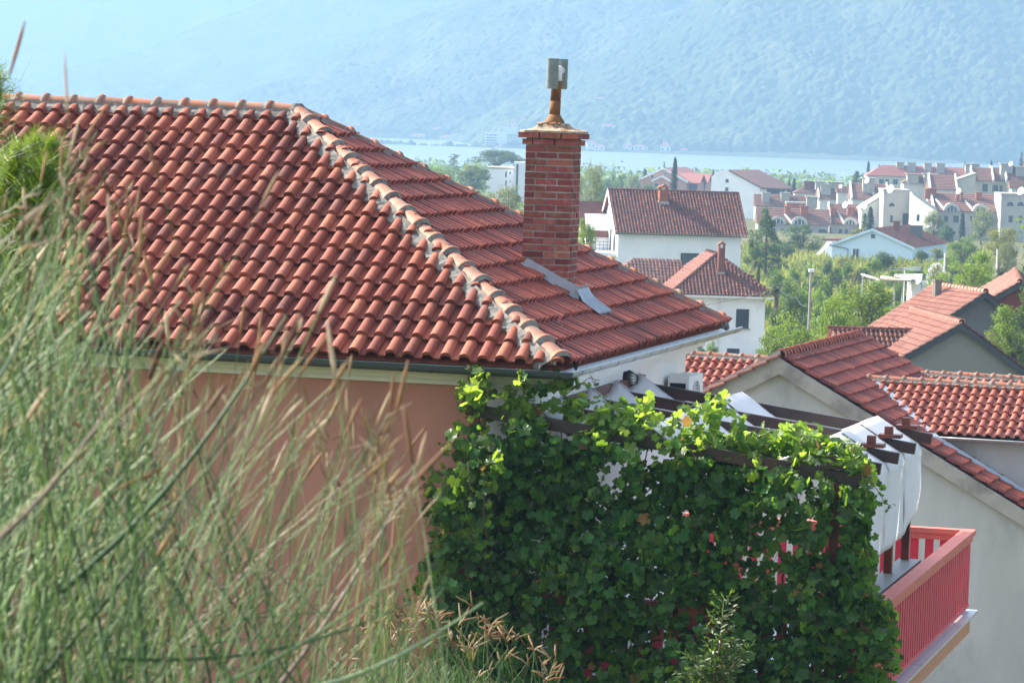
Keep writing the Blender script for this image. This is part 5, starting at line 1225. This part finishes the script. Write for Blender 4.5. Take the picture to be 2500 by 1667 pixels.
def leafset(mb, rng, c, r, n, size, shell=.55):
    c = Vector(c)
    for k in range(n):
        d = Vector((rng.gauss(0, 1), rng.gauss(0, 1), rng.gauss(0, 1))).normalized()
        p = c + Vector((d.x*r[0], d.y*r[1], d.z*r[2]))*(shell + (1.08-shell)*rng.random()**.6)
        nn = (d*.7 + Vector((rng.gauss(0, .6), rng.gauss(0, .6), rng.gauss(.25, .5)))).normalized()
        a = nn.orthogonal().normalized(); b = nn.cross(a); th = rng.uniform(0, 6.28); a, b = a*cos(th)+b*sin(th), b*cos(th)-a*sin(th)
        s = size*rng.uniform(.55, 1.25)
        mb.add([p-a*s, p+b*s*.55+nn*s*.1, p+a*s, p-b*s*.55+nn*s*.1], [(0, 1, 2, 3)])
PROTO = {}
def proto(kind, seed, hi):
    key = (kind, seed, hi)
    if key in PROTO: return PROTO[key]
    rng = random.Random(hash((len(kind), seed, hi)) & 0xffff); cr, tk = MB(), MB(); q = 2.4 if hi else 1.0; ls = .10 if hi else .17
    m = {'broad': F_BROAD, 'bright': F_BRIGHT, 'pale': F_PALE, 'dark': F_DARK, 'yellow': F_YELL, 'conifer': F_CONI, 'cypress': F_CYP, 'stone': F_CONI, 'cedar': F_CONI, 'palm': F_PALM, 'bush': F_BROAD, 'bushdark': F_DARK, 'oleander': F_PALE}[kind]
    if kind in ('broad', 'bright', 'dark', 'yellow', 'pale', 'oleander'):
        nb = 20
        tk.tube([(0, 0, 0), (.05, 0, .9), (0, .05, 2.0)], [.2, .16, .12], 7)
        for k in range(nb):
            a = rng.uniform(0, 6.28); zz = rng.uniform(.18, .93); rad = 2.4*sqrt(max(.05, 1-((zz-.45)/.58)**2))*rng.uniform(.45, .95)
            c = (cos(a)*rad, sin(a)*rad, zz*6.0); s = rng.uniform(.55, 1.05)
            tk.tube([(0, .03, 1.6*rng.uniform(.6, 1.2)), (c[0]*.5, c[1]*.5, c[2]*.75), c], [.09, .06, .02], 5)
            leafset(cr, rng, c, (s, s, s*.8), int(120*q), ls*(1.0 if kind != 'pale' else .85), .35)
        leafset(cr, rng, (0, 0, 3.2), (1.5, 1.5, 2.2), int(300*q), ls*1.2, .3)
        if kind == 'pale':
            for k in range(60):
                a = rng.uniform(0, 6.28); r0 = rng.uniform(.3, 1.9); p = Vector((cos(a)*r0, sin(a)*r0, rng.uniform(4, 5.6))); leafset(cr, rng, p+Vector((0, 0, .4)), (.12, .12, .55), int(12*q), ls*.8, .1)
    elif kind in ('bush', 'bushdark'):
        for k in range(16):
            a = rng.uniform(0, 6.28); rad = rng.uniform(.2, 2.0); zz = 4.6*(1-(rad/2.6)**2)*rng.uniform(.55, .95)
            c = (cos(a)*rad, sin(a)*rad, zz); leafset(cr, rng, c, (.95, .95, 1.15), int(110*q), ls*1.15, .4)
        leafset(cr, rng, (0, 0, 2), (2, 2, 2.3), int(500*q), ls*1.3, .4)
        for k in range(5): a = rng.uniform(0, 6.28); tk.tube([(0, 0, 0), (cos(a)*.6, sin(a)*.6, 1.5), (cos(a)*1.3, sin(a)*1.3, 3.5)], [.1, .07, .02], 5)
    elif kind == 'conifer':
        tk.tube([(0, 0, 0), (0, 0, 3), (0.05, 0, 5.7)], [.18, .12, .02], 6)
        for k in range(46):
            zz = rng.uniform(.5, 5.8); rr = 1.9*(1-(zz/6.3)**1.5)*rng.uniform(.5, 1.05)+.1; a = rng.uniform(0, 6.28); c = (cos(a)*rr, sin(a)*rr, zz-.1*rr)
            tk.tube([(0, 0, zz), c], [.05, .015], 4); leafset(cr, rng, (c[0]*.8, c[1]*.8, c[2]), (.55, .55, .36), int(48*q), ls*.9, .2)
        leafset(cr, rng, (0, 0, 3), (.7, .7, 2.6), int(200*q), ls)
    elif kind == 'cypress':
        tk.tube([(0, 0, 0), (0, 0, 5)], [.15, .03], 6)
        for k in range(26): zz = .3+5.3*k/25; rr = .52*sin(min(1, (zz+.4)/2.0)*pi/2)*(1-(zz/6.15)**3)+.04; leafset(cr, rng, (rng.uniform(-.06, .06), rng.uniform(-.06, .06), zz), (rr, rr, .4), int(70*q), ls*.75, .5)
    elif kind == 'stone':
        tk.tube([(0, 0, 0), (.1, 0, 2.2)], [.28, .22], 7)
        for k in range(24):
            a = rng.uniform(0, 6.28); rr = 2.5*sqrt(rng.random()); c = (cos(a)*rr, sin(a)*rr, 4.6-.27*rr*rr+rng.uniform(-.15, .25))
            tk.tube([(.1, 0, 2.1), (c[0]*.45, c[1]*.45, 3.4), (c[0], c[1], c[2]-.3)], [.13, .09, .03], 5); leafset(cr, rng, c, (.9, .9, .62), int(110*q), ls, .3)
    elif kind == 'cedar':
        tk.tube([(0, 0, 0), (0, 0, 5.8)], [.2, .04], 6)
        for k in range(30):
            zz = 1.4+4.4*(k/30); rr = (2.6-1.6*(zz/6)**1.2)*rng.uniform(.5, 1.1); a = rng.uniform(0, 6.28); c = (cos(a)*rr, sin(a)*rr, zz+.15)
            tk.tube([(0, 0, zz-.1), c], [.06, .02], 4); leafset(cr, rng, (c[0]*.8, c[1]*.8, c[2]), (.75, .75, .13), int(45*q), ls*.8, .2)
    elif kind == 'palm':
        tk.tube([(0, 0, 0), (0, 0, 3.6)], [.3, .24], 8)
        for k in range(34):
            a = rng.uniform(0, 6.28); el = rng.uniform(-.2, 1.35); L = rng.uniform(2.0, 2.8); pts = []
            for j in range(9):
                t = j/8; r_ = L*t*cos(el)*(1-.12*t); z = 3.7 + L*t*sin(el) - 1.3*t*t*L*.5; pts.append(Vector((cos(a)*r_, sin(a)*r_, z)))
            tk.tube(pts, [.03-.003*j for j in range(9)], 4)
            for j in range(1, 9):
                for i in range(3):
                    p = lerp(pts[j-1], pts[j], (i+.5)/3); d = (pts[j]-pts[j-1]).normalized(); sd = Vector((-sin(a), cos(a), 0))
                    for sg in (-1, 1):
                        e_ = p + (sd*sg + d*.8 + Vector((0, 0, -.35))).normalized()*.55*(1-.4*j/8); cr.add([p-d*.03, p+d*.03, e_], [(0, 1, 2)])
    if kind == 'oleander':
        fl = MB()
        for k in range(380):
            d = Vector((rng.gauss(0, 1), rng.gauss(0, 1), rng.gauss(.2, 1))).normalized(); leafset(fl, rng, (d.x*2.4, d.y*2.4, 3.3+d.z*2.6), (.2, .2, .2), 6, .10, .1)
    o1 = bpy.data.meshes.new("crown"); o1.from_pydata(cr.v, [], cr.f); o1.materials.append(m)
    o2 = bpy.data.meshes.new("trunk"); o2.from_pydata(tk.v, [], tk.f); o2.materials.append(M_BARK)
    o3 = None
    if kind == 'oleander': o3 = bpy.data.meshes.new("blossom"); o3.from_pydata(fl.v, [], fl.f); o3.materials.append(M_FLOW)
    PROTO[key] = (o1, o2, o3); return PROTO[key]
rT = random.Random(123)
def tree(name, kind, px, yt, yb, wpx, Y, label, cat="tree", group=None, seed=0, hi=False, lean=0):
    base = at(px, yb, Y); top = at(px, yt, Y); H_ = top.z-base.z; Wd = wpx*Y/FPX
    g = gz(Y); 
    if base.z > g + .3 and kind not in ('palm',): pass
    t = thing(name, label, cat, (base.x, Y, base.z), group)
    nomW = {'cypress': 1.1, 'conifer': 4.0, 'stone': 6.4, 'cedar': 5.4, 'palm': 5.0}.get(kind, 5.6); nomH = {'bush': 5.2, 'bushdark': 5.2, 'stone': 5.4, 'palm': 5.6}.get(kind, 6.1)
    t.scale = (Wd/nomW, Wd/nomW, H_/nomH); t.rotation_euler = (0, lean, rT.uniform(0, 6.28))
    a, b, c = proto(kind, seed, hi)
    for nm, me in (("crown", a), ("trunk", b), ("blossom", c)):
        if me: o = bpy.data.objects.new(nm, me); COL.objects.link(o); o.parent = t
    return t
def down(Y, px): # pixel row of the ground at distance Y
    r = None
    for y in range(300, 1700, 2):
        if at(px, y, Y).z <= gz(Y): return y
    return 1700
# named, well visible ones
tree("conifer_tree", 'conifer', 1868, 500, 668, 88, 385, "tall soft dark evergreen standing right behind the white house", seed=1, hi=True)
tree("broadleaf_tree", 'dark', 1842, 560, 660, 60, 375, "rounded dark tree crowded against the tall evergreen by the white house", seed=4, hi=True)
tree("broadleaf_tree", 'dark', 1958, 543, 636, 108, 500, "broad dark bushy tree before the two dormer terrace", seed=2, hi=True)
tree("broadleaf_tree", 'dark', 1905, 575, 645, 70, 470, "low dark tree between the tall evergreen and the broad bushy tree", seed=3)
tree("cypress_tree", 'cypress', 2124, 503, 566, 20, 560, "dark slim cypress before the sloping town block, taller of the pair")
tree("cypress_tree", 'conifer', 2110, 520, 566, 22, 562, "darker short conifer pressed against the slim cypress", seed=2)
tree("broadleaf_tree", 'yellow', 2098, 556, 590, 52, 540, "yellow green tree left of the pale blue house gable", seed=1)
tree("broadleaf_tree", 'pale', 2277, 516, 600, 62, 590, "pale feathery tree under the white end wall of the terrace", seed=1)
tree("broadleaf_tree", 'dark', 2312, 545, 605, 50, 585, "blue green tree between the two pale feathery trees", seed=2)
tree("cypress_tree", 'cypress', 2347, 515, 600, 17, 600, "dark narrow conifer in front of the right terrace dormers", seed=1)
tree("broadleaf_tree", 'pale', 2395, 508, 600, 78, 590, "pale airy tree under the rightmost dormer arch", seed=2)
tree("broadleaf_tree", 'yellow', 2440, 548, 660, 110, 420, "big yellowish tree with bare twigs near the right frame edge", seed=2, hi=True)
tree("broadleaf_tree", 'broad', 2350, 575, 660, 100, 440, "grey green tree behind the low garden house wall end", seed=3, hi=True)
tree("broadleaf_tree", 'pale', 2455, 590, 690, 60, 380, "whitish flowering tree below the big yellowish tree", seed=3, hi=True)
tree("pine_tree", 'conifer', 2520, 545, 830, 130, 235, "tall pine cut by the right frame edge above the brick shed", seed=3, hi=True)
tree("citrus_tree", 'bright', 2375, 612, 745, 140, 235, "bright glossy fruit tree behind the dark grey barn ridge", seed=1, hi=True)
tree("citrus_tree", 'bright', 2290, 660, 745, 70, 232, "smaller bright bush left of the glossy fruit tree", seed=2, hi=True)
tree("oleander", 'oleander', 2284, 640, 730, 56, 262, "white flowering oleander beside the garden wall with the round dish", "shrub", seed=1, hi=True)
tree("walnut_tree", 'broad', 2110, 672, 870, 215, 188, "large spreading walnut like tree in the middle of the gardens", seed=1, hi=True)
tree("walnut_tree", 'bright', 2040, 720, 880, 130, 184, "left lobe tree of the garden centre beside the concrete pole", seed=3, hi=True)
tree("walnut_tree", 'broad', 2200, 735, 860, 110, 192, "right smaller tree beside the large spreading garden tree", seed=5, hi=True)
tree("fig_tree", 'bright', 1935, 765, 930, 150, 190, "leafy pale green tree between the hip roof house and the pole", seed=4, hi=True)
tree("fig_tree", 'broad', 1880, 800, 920, 110, 185, "lower leafy tree at the corner of the hip roof house", seed=6, hi=True)
tree("fig_tree", 'bright', 2060, 815, 930, 170, 180, "leafy thicket tree at the foot of the concrete pole", seed=6, hi=True)
tree("ivy_thicket", 'dark', 1930, 700, 840, 95, 240, "dark ivy covered tree between the hip roof house and pole", seed=5, hi=True)
tree("ivy_thicket", 'dark', 1895, 740, 850, 60, 245, "dark climbing shrub against the corner of the hip roof house", seed=6, hi=True)
tree("laurel_tree", 'broad', 2470, 745, 905, 150, 160, "glossy bush beside the verge of the dark grey barn", seed=2, hi=True)
tree("laurel_tree", 'dark', 2520, 690, 900, 120, 158, "dense green tree at the right frame edge beside the barns", seed=7, hi=True)
tree("laurel_tree", 'yellow', 2418, 815, 900, 60, 155, "small yellow green shrub between the two grey barns", seed=4, hi=True)
tree("round_bush", 'bushdark', 2160, 610, 662, 86, 400, "big round clipped dark bush in the overgrown field", "bush", seed=1, hi=True)
tree("round_bush", 'bush', 2135, 632, 664, 56, 395, "lower bush leaning on the big round dark bush", "bush", seed=2)
tree("palm_tree", 'palm', 1850, 608, 720, 80, 330, "feathery palm rising beside the bright white house wall", seed=1, hi=True)
tree("palm_tree", 'palm', 1893, 668, 800, 105, 268, "big palm with drooping fronds behind the hip roof house annex", seed=2, hi=True)
tree("palm_tree", 'palm', 2440, 632, 740, 70, 290, "small palm with arching fronds below the whitish tree", seed=3)
tree("broadleaf_tree", 'dark', 1700, 838, 900, 60, 238, "dark shrub at the foot of the hip roof house left of its drainpipe", "shrub", seed=8, hi=True)
tree("broadleaf_tree", 'broad', 1738, 828, 905, 32, 232, "upright green shrub beside the hip roof house drainpipe", "shrub", seed=9, hi=True)
tree("broadleaf_tree", 'pale', 1782, 868, 905, 20, 255, "thin pot plant under the lower dark shutter", "shrub", seed=4)
tree("shrub", 'bushdark', 2250, 608, 634, 44, 455, "rounded shrub at the right corner of the pale blue house", seed=3)
tree("shrub", 'pale', 2288, 604, 636, 46, 450, "silvery shrub along the wall of the pale blue house", seed=5)
tree("cypress_tree", 'cypress', 1645, 381, 480, 18, 560, "tallest dark cypress rising behind the white house roof", hi=True, seed=3)
tree("stone_pine", 'stone', 1212, 363, 436, 158, 850, "wide umbrella pine left of the brick chimney", hi=True, seed=1)
tree("cedar_tree", 'cedar', 1107, 374, 440, 52, 800, "layered cedar left of the umbrella pine", seed=1, hi=True)
tree("broadleaf_tree", 'dark', 1158, 408, 470, 105, 650, "dark dome shaped tree before the white modern block", seed=3, hi=True)
tree("broadleaf_tree", 'yellow', 1150, 402, 440, 70, 680, "yellowish tree top behind the dark dome shaped tree", seed=3)
tree("broadleaf_tree", 'broad', 1070, 400, 470, 100, 660, "green tree just above the far hip line of the near roof", seed=8, hi=True)
tree("broadleaf_tree", 'broad', 1015, 400, 460, 70, 690, "leftmost green tree visible over the near roof hip", seed=5)
tree("palm_tree", 'palm', 1030, 388, 450, 26, 760, "tiny palm crown farthest left over the near roof", seed=1)
tree("broadleaf_tree", 'pale', 1240, 455, 570, 88, 400, "pale willow like tree just left of the brick chimney", seed=3, hi=True)
tree("broadleaf_tree", 'pale', 1200, 470, 570, 60, 420, "small pale tree lowest behind the far hip line", seed=2)
tree("poplar_tree", 'pale', 1446, 402, 600, 78, 420, "thin pale poplar right of the brick chimney", seed=1, hi=True)
tree("poplar_tree", 'pale', 1405, 430, 600, 60, 415, "second pale poplar half behind the chimney", seed=4, hi=True)
tree("broadleaf_tree", 'bright', 1428, 530, 640, 62, 250, "bright green shrub between the chimney and the white house balcony", seed=5, hi=True)
for i, (x, yt, w_) in enumerate(((1350, 428, 40), (1380, 425, 45), (1478, 432, 42), (1510, 424, 46), (1545, 428, 52), (1580, 446, 40), (1490, 446, 60), (1535, 448, 60), (1600, 455, 60))):
    tree("shore_tree", ('broad', 'pale', 'dark')[i % 3], x, yt, 500, w_, 760+i*7, "leafy tree of the belt between the white house roof and the sea", group="trees of the belt before the sea", seed=i % 4)
tree("conifer_tree", 'conifer', 1496, 429, 470, 20, 900, "small dark conifer poking above the shore tree belt")
tree("conifer_tree", 'conifer', 1573, 411, 460, 22, 900, "dark conifer just left of the pink apartment building", seed=2)
tree("conifer_tree", 'conifer', 1620, 394, 440, 8, 900, "thin conifer tip behind the pink gable")
tree("conifer_tree", 'conifer', 1740, 412, 450, 16, 900, "conifer tip between the pink and the white apartment buildings", seed=1)
for i, (x, yt, w_) in enumerate(((1862, 440, 46), (1890, 442, 44), (1905, 432, 30), (1920, 446, 40), (1940, 452, 40), (1958, 448, 36), (1870, 452, 60), (1835, 455, 50))):
    tree("shore_tree", ('yellow', 'broad', 'pale')[i % 3], x, yt, 505, w_, 800+i*5, "leafy tree right of the white apartment house before the sea", group="trees right of the white apartments", seed=i % 4)
tree("cypress_tree", 'cypress', 1925, 437, 480, 9, 780, "shorter of the twin cypresses before the sea")
tree("cypress_tree", 'cypress', 1937, 434, 480, 11, 778, "taller of the twin cypresses before the sea", seed=1)
tree("conifer_tree", 'conifer', 2090, 417, 458, 34, 840, "bushy dark conifer left of the long red roof")
tree("conifer_tree", 'conifer', 2103, 425, 455, 12, 838, "thin dark conifer beside the bushy one", seed=1)
tree("cypress_tree", 'cypress', 2119, 392, 430, 9, 870, "narrow cypress at the left end of the long red roof")
tree("cypress_tree", 'cypress', 2146, 401, 425, 6, 880, "tiny cypress tip behind the left hip of the long red roof")
tree("cypress_tree", 'cypress', 2355, 394, 412, 5, 900, "tiny cypress tip behind the right part of the long red roof")
tree("cypress_tree", 'cypress', 2420, 391, 412, 6, 900, "tiny cypress tip behind the cream house roof")
tree("cypress_tree", 'conifer', 2492, 370, 420, 14, 860, "dark pointed cypress at the upper right frame edge", seed=3)
# overgrown field: scattered shrubs
k = 0
FS = [(1900, 640), (1935, 662), (1975, 655), (2020, 650), (2060, 640), (2085, 668), (2010, 690), (1965, 700), (2050, 700), (1925, 690), (2095, 700), (2110, 655), (1895, 670), (1990, 672), (2035, 668), (2070, 655), (1880, 655), (2230, 655), (2265, 650), (2215, 668), (2195, 690), (2250, 690), (2240, 632), (2310, 640), (2330, 660), (1950, 720), (2000, 722), (2145, 690), (2330, 690), (2180, 668)]
for (x, y) in FS:
    Y = 470 if y < 640 else np.interp(y, [640, 660, 690, 725], [440, 395, 345, 300]); yb = down(Y, x)
    hpx = rT.uniform(16, 34); kind = rT.choice(['bush', 'bush', 'yellow', 'bushdark', 'bright', 'broad'])
    tree("field_bush", kind, x, min(y-hpx*.5, yb-18), yb+3, rT.uniform(40, 75), float(Y), "overgrown shrub in the weedy field behind the concrete pole", "bush", "shrubs of the overgrown field", seed=1+k % 3); k += 1
# weeds of the field: one mass
wg = MB(); rw = random.Random(2)
for k in range(26000):
    Y = rw.uniform(215, 520); px = rw.uniform(1780, 2420); x = ray(px, 600).x*Y
    f = float(mnoise.noise((x*.05, Y*.02, 3)))
    if f < -.25: continue
    z = gz(Y)+.5*(mnoise.noise((x*.02, Y*.02, 0))); h = rw.uniform(.35, 1.3)*(1+f); w_ = rw.uniform(.08, .22)
    d = Vector((rw.gauss(0, .4), rw.gauss(0, .4), 1)).normalized()*h; sd = Vector((rw.gauss(0, 1), rw.gauss(0, .6), 0)).normalized()*w_; p = Vector((x, Y, z))
    wg.add([p-sd, p+sd, p+d+sd*.4, p+d-sd*.4], [(0, 1, 2, 3)])
M_WEED = mat("field_weeds", (.115, .175, .026), .7, .3, .08, isl=.3, hue=.03, transl=(.31, .34, .045), tmix=.35, col2=(.20, .16, .055), c2scale=.04, c2lo=.48, c2hi=.65)
wg.top("field_grass", M_WEED, (30, 300, -19), "tall weeds and grass of the overgrown field", "grass", None, False, "stuff")
# far belt closing the plain before the shore
bt = MB(); rb2 = random.Random(7)
for k in range(420):
    Y = rb2.uniform(980, 1850); px = rb2.uniform(700, 2700); x = ray(px, 400).x*Y; z = gz(Y); s = rb2.uniform(3, 6.5)*(1 if Y < 1500 else .7)
    leafset(bt, rb2, (x, Y, z+s*.6), (s, s, s*.8), 26, 1.1, .4)
for k in range(260):
    Y = rb2.uniform(430, 960); px = rb2.uniform(-200, 1330) if k < 200 else rb2.uniform(2520, 3000); x = ray(px, 400).x*Y; z = gz(Y); s = rb2.uniform(2, 4.2)
    leafset(bt, rb2, (x, Y, z+s*.6), (s, s, s*.85), 60, .55, .4)
bt.top("shore_woodland", F_BROAD, (0, 1400, -28), "far mass of low trees on the plain before the bay", "woodland", None, False, "stuff")

# ---------------------------------------------------------------- garden things
pp = at(1980, 664, 200.0); gb = gz(200)
po = thing("utility_pole", "slim concrete pole with square lamp head rising from the garden trees", "utility pole", (pp.x-.03, 200, gb))
q = MB(); q.tube([(pp.x-.04, 200, gb), (pp.x, 200, pp.z)], [.085, .06], 8); q.build("pole_shaft", M_PALECH, po)
q = MB(); q.box(pp.x-.12, pp.x+.17, 199.8, 200.15, pp.z, pp.z+.17); q.build("lamp_head", M_DISH, po)
def wire(pts, r, label):
    P_ = [at(*p) for p in pts]; out = []
    for i in range(len(P_)-1):
        for k in range(8): t = k/8; out.append(lerp(P_[i], P_[i+1], t) - ZU*(.8*4*t*(1-t)*(.25 if i == 0 else .5)))
    out.append(P_[-1]); m = MB(); m.tube(out, r, 4); m.top("overhead_wire", M_BLACK, P_[0], label, "wire", None)
wire([(1705, 747, 262), (1980, 676, 200)], .022, "black cable running from the hip roof house to the concrete pole")
wire([(1980, 678, 200), (2310, 668, 270)], .024, "black cable running right from the concrete pole above the garden shelter")
wire([(1895, 697, 235), (1945, 727, 225), (1985, 735, 199)], .03, "drooping cable crossing the palm beside the hip roof house")
# timber shelter with awning, plastered pillar and round dish
Y0 = 268.0
sh = thing("garden_shelter", "white framed garden shelter with awning and plastered end wall", "shelter", (at(2190, 700, Y0).x, Y0, gz(Y0)))
q = MB(); a, b_ = at(2104, 669.5, Y0+3), at(2148, 683, Y0-2); q.beam(a, b_, .13, .11); q.build("top_beam", M_WH3, sh)
for px, yt, dy in ((2106, 672, 3), (2125, 677, .5), (2138, 681, -1.5)):
    p = at(px, yt, Y0+dy); q = MB(); q.tube([p, (p.x, p.y, gz(Y0))], .04, 6); q.build("post", M_GREYW, sh)
q = MB(); slab(q, [at(2150, 672, Y0+2), at(2232, 683, Y0+2), at(2222, 684, Y0-2), at(2148, 682, Y0-2)], .1); q.build("reed_roof", mat("reed_awning", (.40, .33, .22), .9, .15, 2), sh)
q = MB(); slab(q, [at(2184, 670, Y0+4), at(2252, 669, Y0+4), at(2250, 682, Y0-1), at(2225, 679, Y0-1)], .12); q.build("white_roof", M_WH3, sh)
p = at(2230, 686, Y0); q = MB(); q.box(p.x, p.x+.9, Y0-.5, Y0+4, gz(Y0)-.3, p.z); q.build("end_wall", M_WH2, sh)
for px in (2205, 2186): p = at(px, 682, Y0+1); q = MB(); q.tube([p, (p.x-.15, p.y, gz(Y0))], .06, 6); q.build("post", M_GREYW, sh)
dish(2244, 686, Y0-1.2, .52, "white round dish leaning on the garden shelter wall", None)
p = at(2209, 655, 300.0); q = MB(); q.tube([(p.x, 300, gz(300)), (p.x, 300, p.z)], .05, 5)
for k in range(4): q.beam((p.x-1.3, 300, p.z-.05-.02*k), (p.x+1.3, 300, p.z+.1*(k-1.5)), .05, .05)
q.top("clothes_dryer", M_DISH, (p.x, 300, gz(300)), "white spider like drying frame on a pole in the field", "drying frame")
for (px, yt, lab) in ((2307, 618, "thin white post standing before the silvery shrub"), (2435, 608, "thin pale post by the whitish flowering tree")):
    p = at(px, yt, 380.0); q = MB(); q.tube([(p.x, 380, gz(380)), (p.x, 380, p.z)], .08, 5); q.top("garden_post", M_DISH, (p.x, 380, gz(380)), lab, "post")
# ---------------------------------------------------------------- ground, water, hills
M_SOIL = mat("grassy_ground", (.065, .078, .014), .95, .3, .15, .05, 2.0, col2=(.11, .09, .03), c2scale=.05, c2lo=.45, c2hi=.6)
M_SEA = mat("sea_water", (.14, .19, .21), .42, .1, .01, .35, .12, spec=.5, stretch=(.5, 1, 1))
M_HILL = mat("wooded_hillside", (.030, .055, .011), .95, .4, .10, col2=(.085, .10, .025), c2scale=.012, c2lo=.45, c2hi=.65)
YS = [-60, -20, 0, 3, 6, 9, 11, 14, 18, 25, 32, 40, 55, 70, 90, 110, 130, 150, 175, 200, 240, 300, 350, 400, 480, 560, 650, 720, 800, 900, 1000, 1200, 1500, 1700, 1900, 1990, 2100, 2400, 2900, 3400]
rows = []
for Y in YS:
    wdt = max(120, abs(Y)*.8+60); row = []
    for k in range(61):
        x = -wdt + 2*wdt*k/60; z = gz(Y)
        if Y > 10: z += 0.5*(mnoise.noise((x*.02, Y*.02, 0)))*min(1, Y/100)
        row.append((x, Y, z))
    rows.append(row)
g = MB(); g.grid(rows); g.top("ground", M_SOIL, (0, 0, 0), None, None, None, True, "structure")
wv = MB(); wv.add([(-4500, 1700, -36), (4500, 1700, -36), (4500, 5200, -36), (-4500, 5200, -36)], [(0, 1, 2, 3)]); wv.top("sea", M_SEA, (0, 1700, -36), None, None, None, False, "structure")

def hill(name, sil, Ys0, Yr, seed, nx=1000, ny=340, amp=36, can=7.0, x0=-500, x1=3000):
    px = np.linspace(x0, x1, nx)
    zr = np.array([(ray(p, float(np.interp(p, [s[0] for s in sil], [s[1] for s in sil])))*Yr).z for p in px])
    xr = np.array([(ray(p, 300)).x for p in px])
    t = np.concatenate([np.linspace(0, 1, ny), np.linspace(1.02, 1.5, 14)])
    Yv = Ys0 + (Yr-Ys0)*t
    T, PXg = np.meshgrid(t, np.arange(nx), indexing='ij'); Yg = Ys0+(Yr-Ys0)*T; Xg = xr[PXg]*Yg
    ZR_ = zr[PXg]
    prof = np.where(T <= 1, np.clip(T, 0, 1)**.85, 1-.8*(T-1))
    Zg = -37.5 + (ZR_+37.5)*prof
    n1 = fbm(Xg/150+Yg/900, Yg/420, 4, seed)-.47; n2 = fbm(Xg/55, Yg/70, 3, seed+5)-.45
    env = np.clip(T*5, 0, 1)*np.clip((1.03-T)*6+.15, .15, 1)
    Zg = Zg + (n1*amp*1.7 + n2*amp*.3)*env
    # tree canopy
    c = (domes(Xg, Yg, 7.0, seed+9)*.85+.35*vnoise(Xg/2.6, Yg/2.6, seed+3))*(.45+1.1*fbm(Xg/45.0, Yg/45.0, 3, seed+13)); Zg = Zg + c*can*np.clip(T*40, 0, 1)
    V_ = np.stack([Xg, Yg, Zg], -1).reshape(-1, 3); nyy = len(t)
    idx = np.arange(nyy*nx).reshape(nyy, nx)
    F_ = np.stack([idx[:-1, :-1], idx[:-1, 1:], idx[1:, 1:], idx[1:, :-1]], -1).reshape(-1, 4)
    me = bpy.data.meshes.new(name); me.vertices.add(len(V_)); me.vertices.foreach_set("co", V_.ravel())
    me.loops.add(F_.size); me.loops.foreach_set("vertex_index", F_.ravel().astype(np.int32)); me.polygons.add(len(F_))
    me.polygons.foreach_set("loop_start", np.arange(0, F_.size, 4, dtype=np.int32)); me.polygons.foreach_set("loop_total", np.full(len(F_), 4, dtype=np.int32))
    me.update(calc_edges=True); me.validate()
    me.materials.append(M_HILL); o = bpy.data.objects.new(name, me); COL.objects.link(o); o["kind"] = "structure"; return o
hill("hill", *HILLS[0], 1)
hill("hill", *HILLS[1], 2)
hill("hill", *HILLS[2], 3)
hill("mountain", [(-500, -60), (200, -130), (700, -110), (1500, -170), (3000, -180)], 7000, 8200, 4, ny=160)
# low spit of land on the far shore
def SY(p): return float(np.interp(p, [1080, 1230], [3460, 2985]))
rows = []
for (t, z) in ((0, -36.4), (.15, -34.5), (.6, -31), (1, -30)):
    rows.append([(ray(p, 300).x*(SY(p)+90*t), SY(p)+90*t-20*sin(p*.004), z+(2.2*mnoise.noise((p*.03, t, 1)) if t > .1 else 0)) for p in range(-400, 2900, 12)])
s_ = MB(); s_.grid(rows); s_.top("shore", mat("pale_shore", (.07, .075, .04), .95, .3, .02, col2=(.03, .05, .015), c2scale=.02, c2lo=.4, c2hi=.6), (0, 3000, -36), None, None, None, True, "structure")

# ---------------------------------------------------------------- haze
hz = MB(); hz.box(-3600, 3600, -320, 9600, -45, 640)
ho = hz.top("haze", bpy.data.materials.new("haze"), (0, 0, 0), None, None, None, False, "stuff")
hm = ho.data.materials[0]; hm.use_nodes = True; N = hm.node_tree.nodes; N.clear()
out = N.new("ShaderNodeOutputMaterial"); pv = N.new("ShaderNodeVolumePrincipled")
pv.inputs["Density"].default_value = 0.00035; pv.inputs["Color"].default_value = (.232, .378, .56, 1); pv.inputs["Anisotropy"].default_value = 0.22
hm.node_tree.links.new(pv.outputs[0], out.inputs["Volume"])
try: hm.cycles.homogeneous_volume = True
except Exception: pass
ho.visible_shadow = True
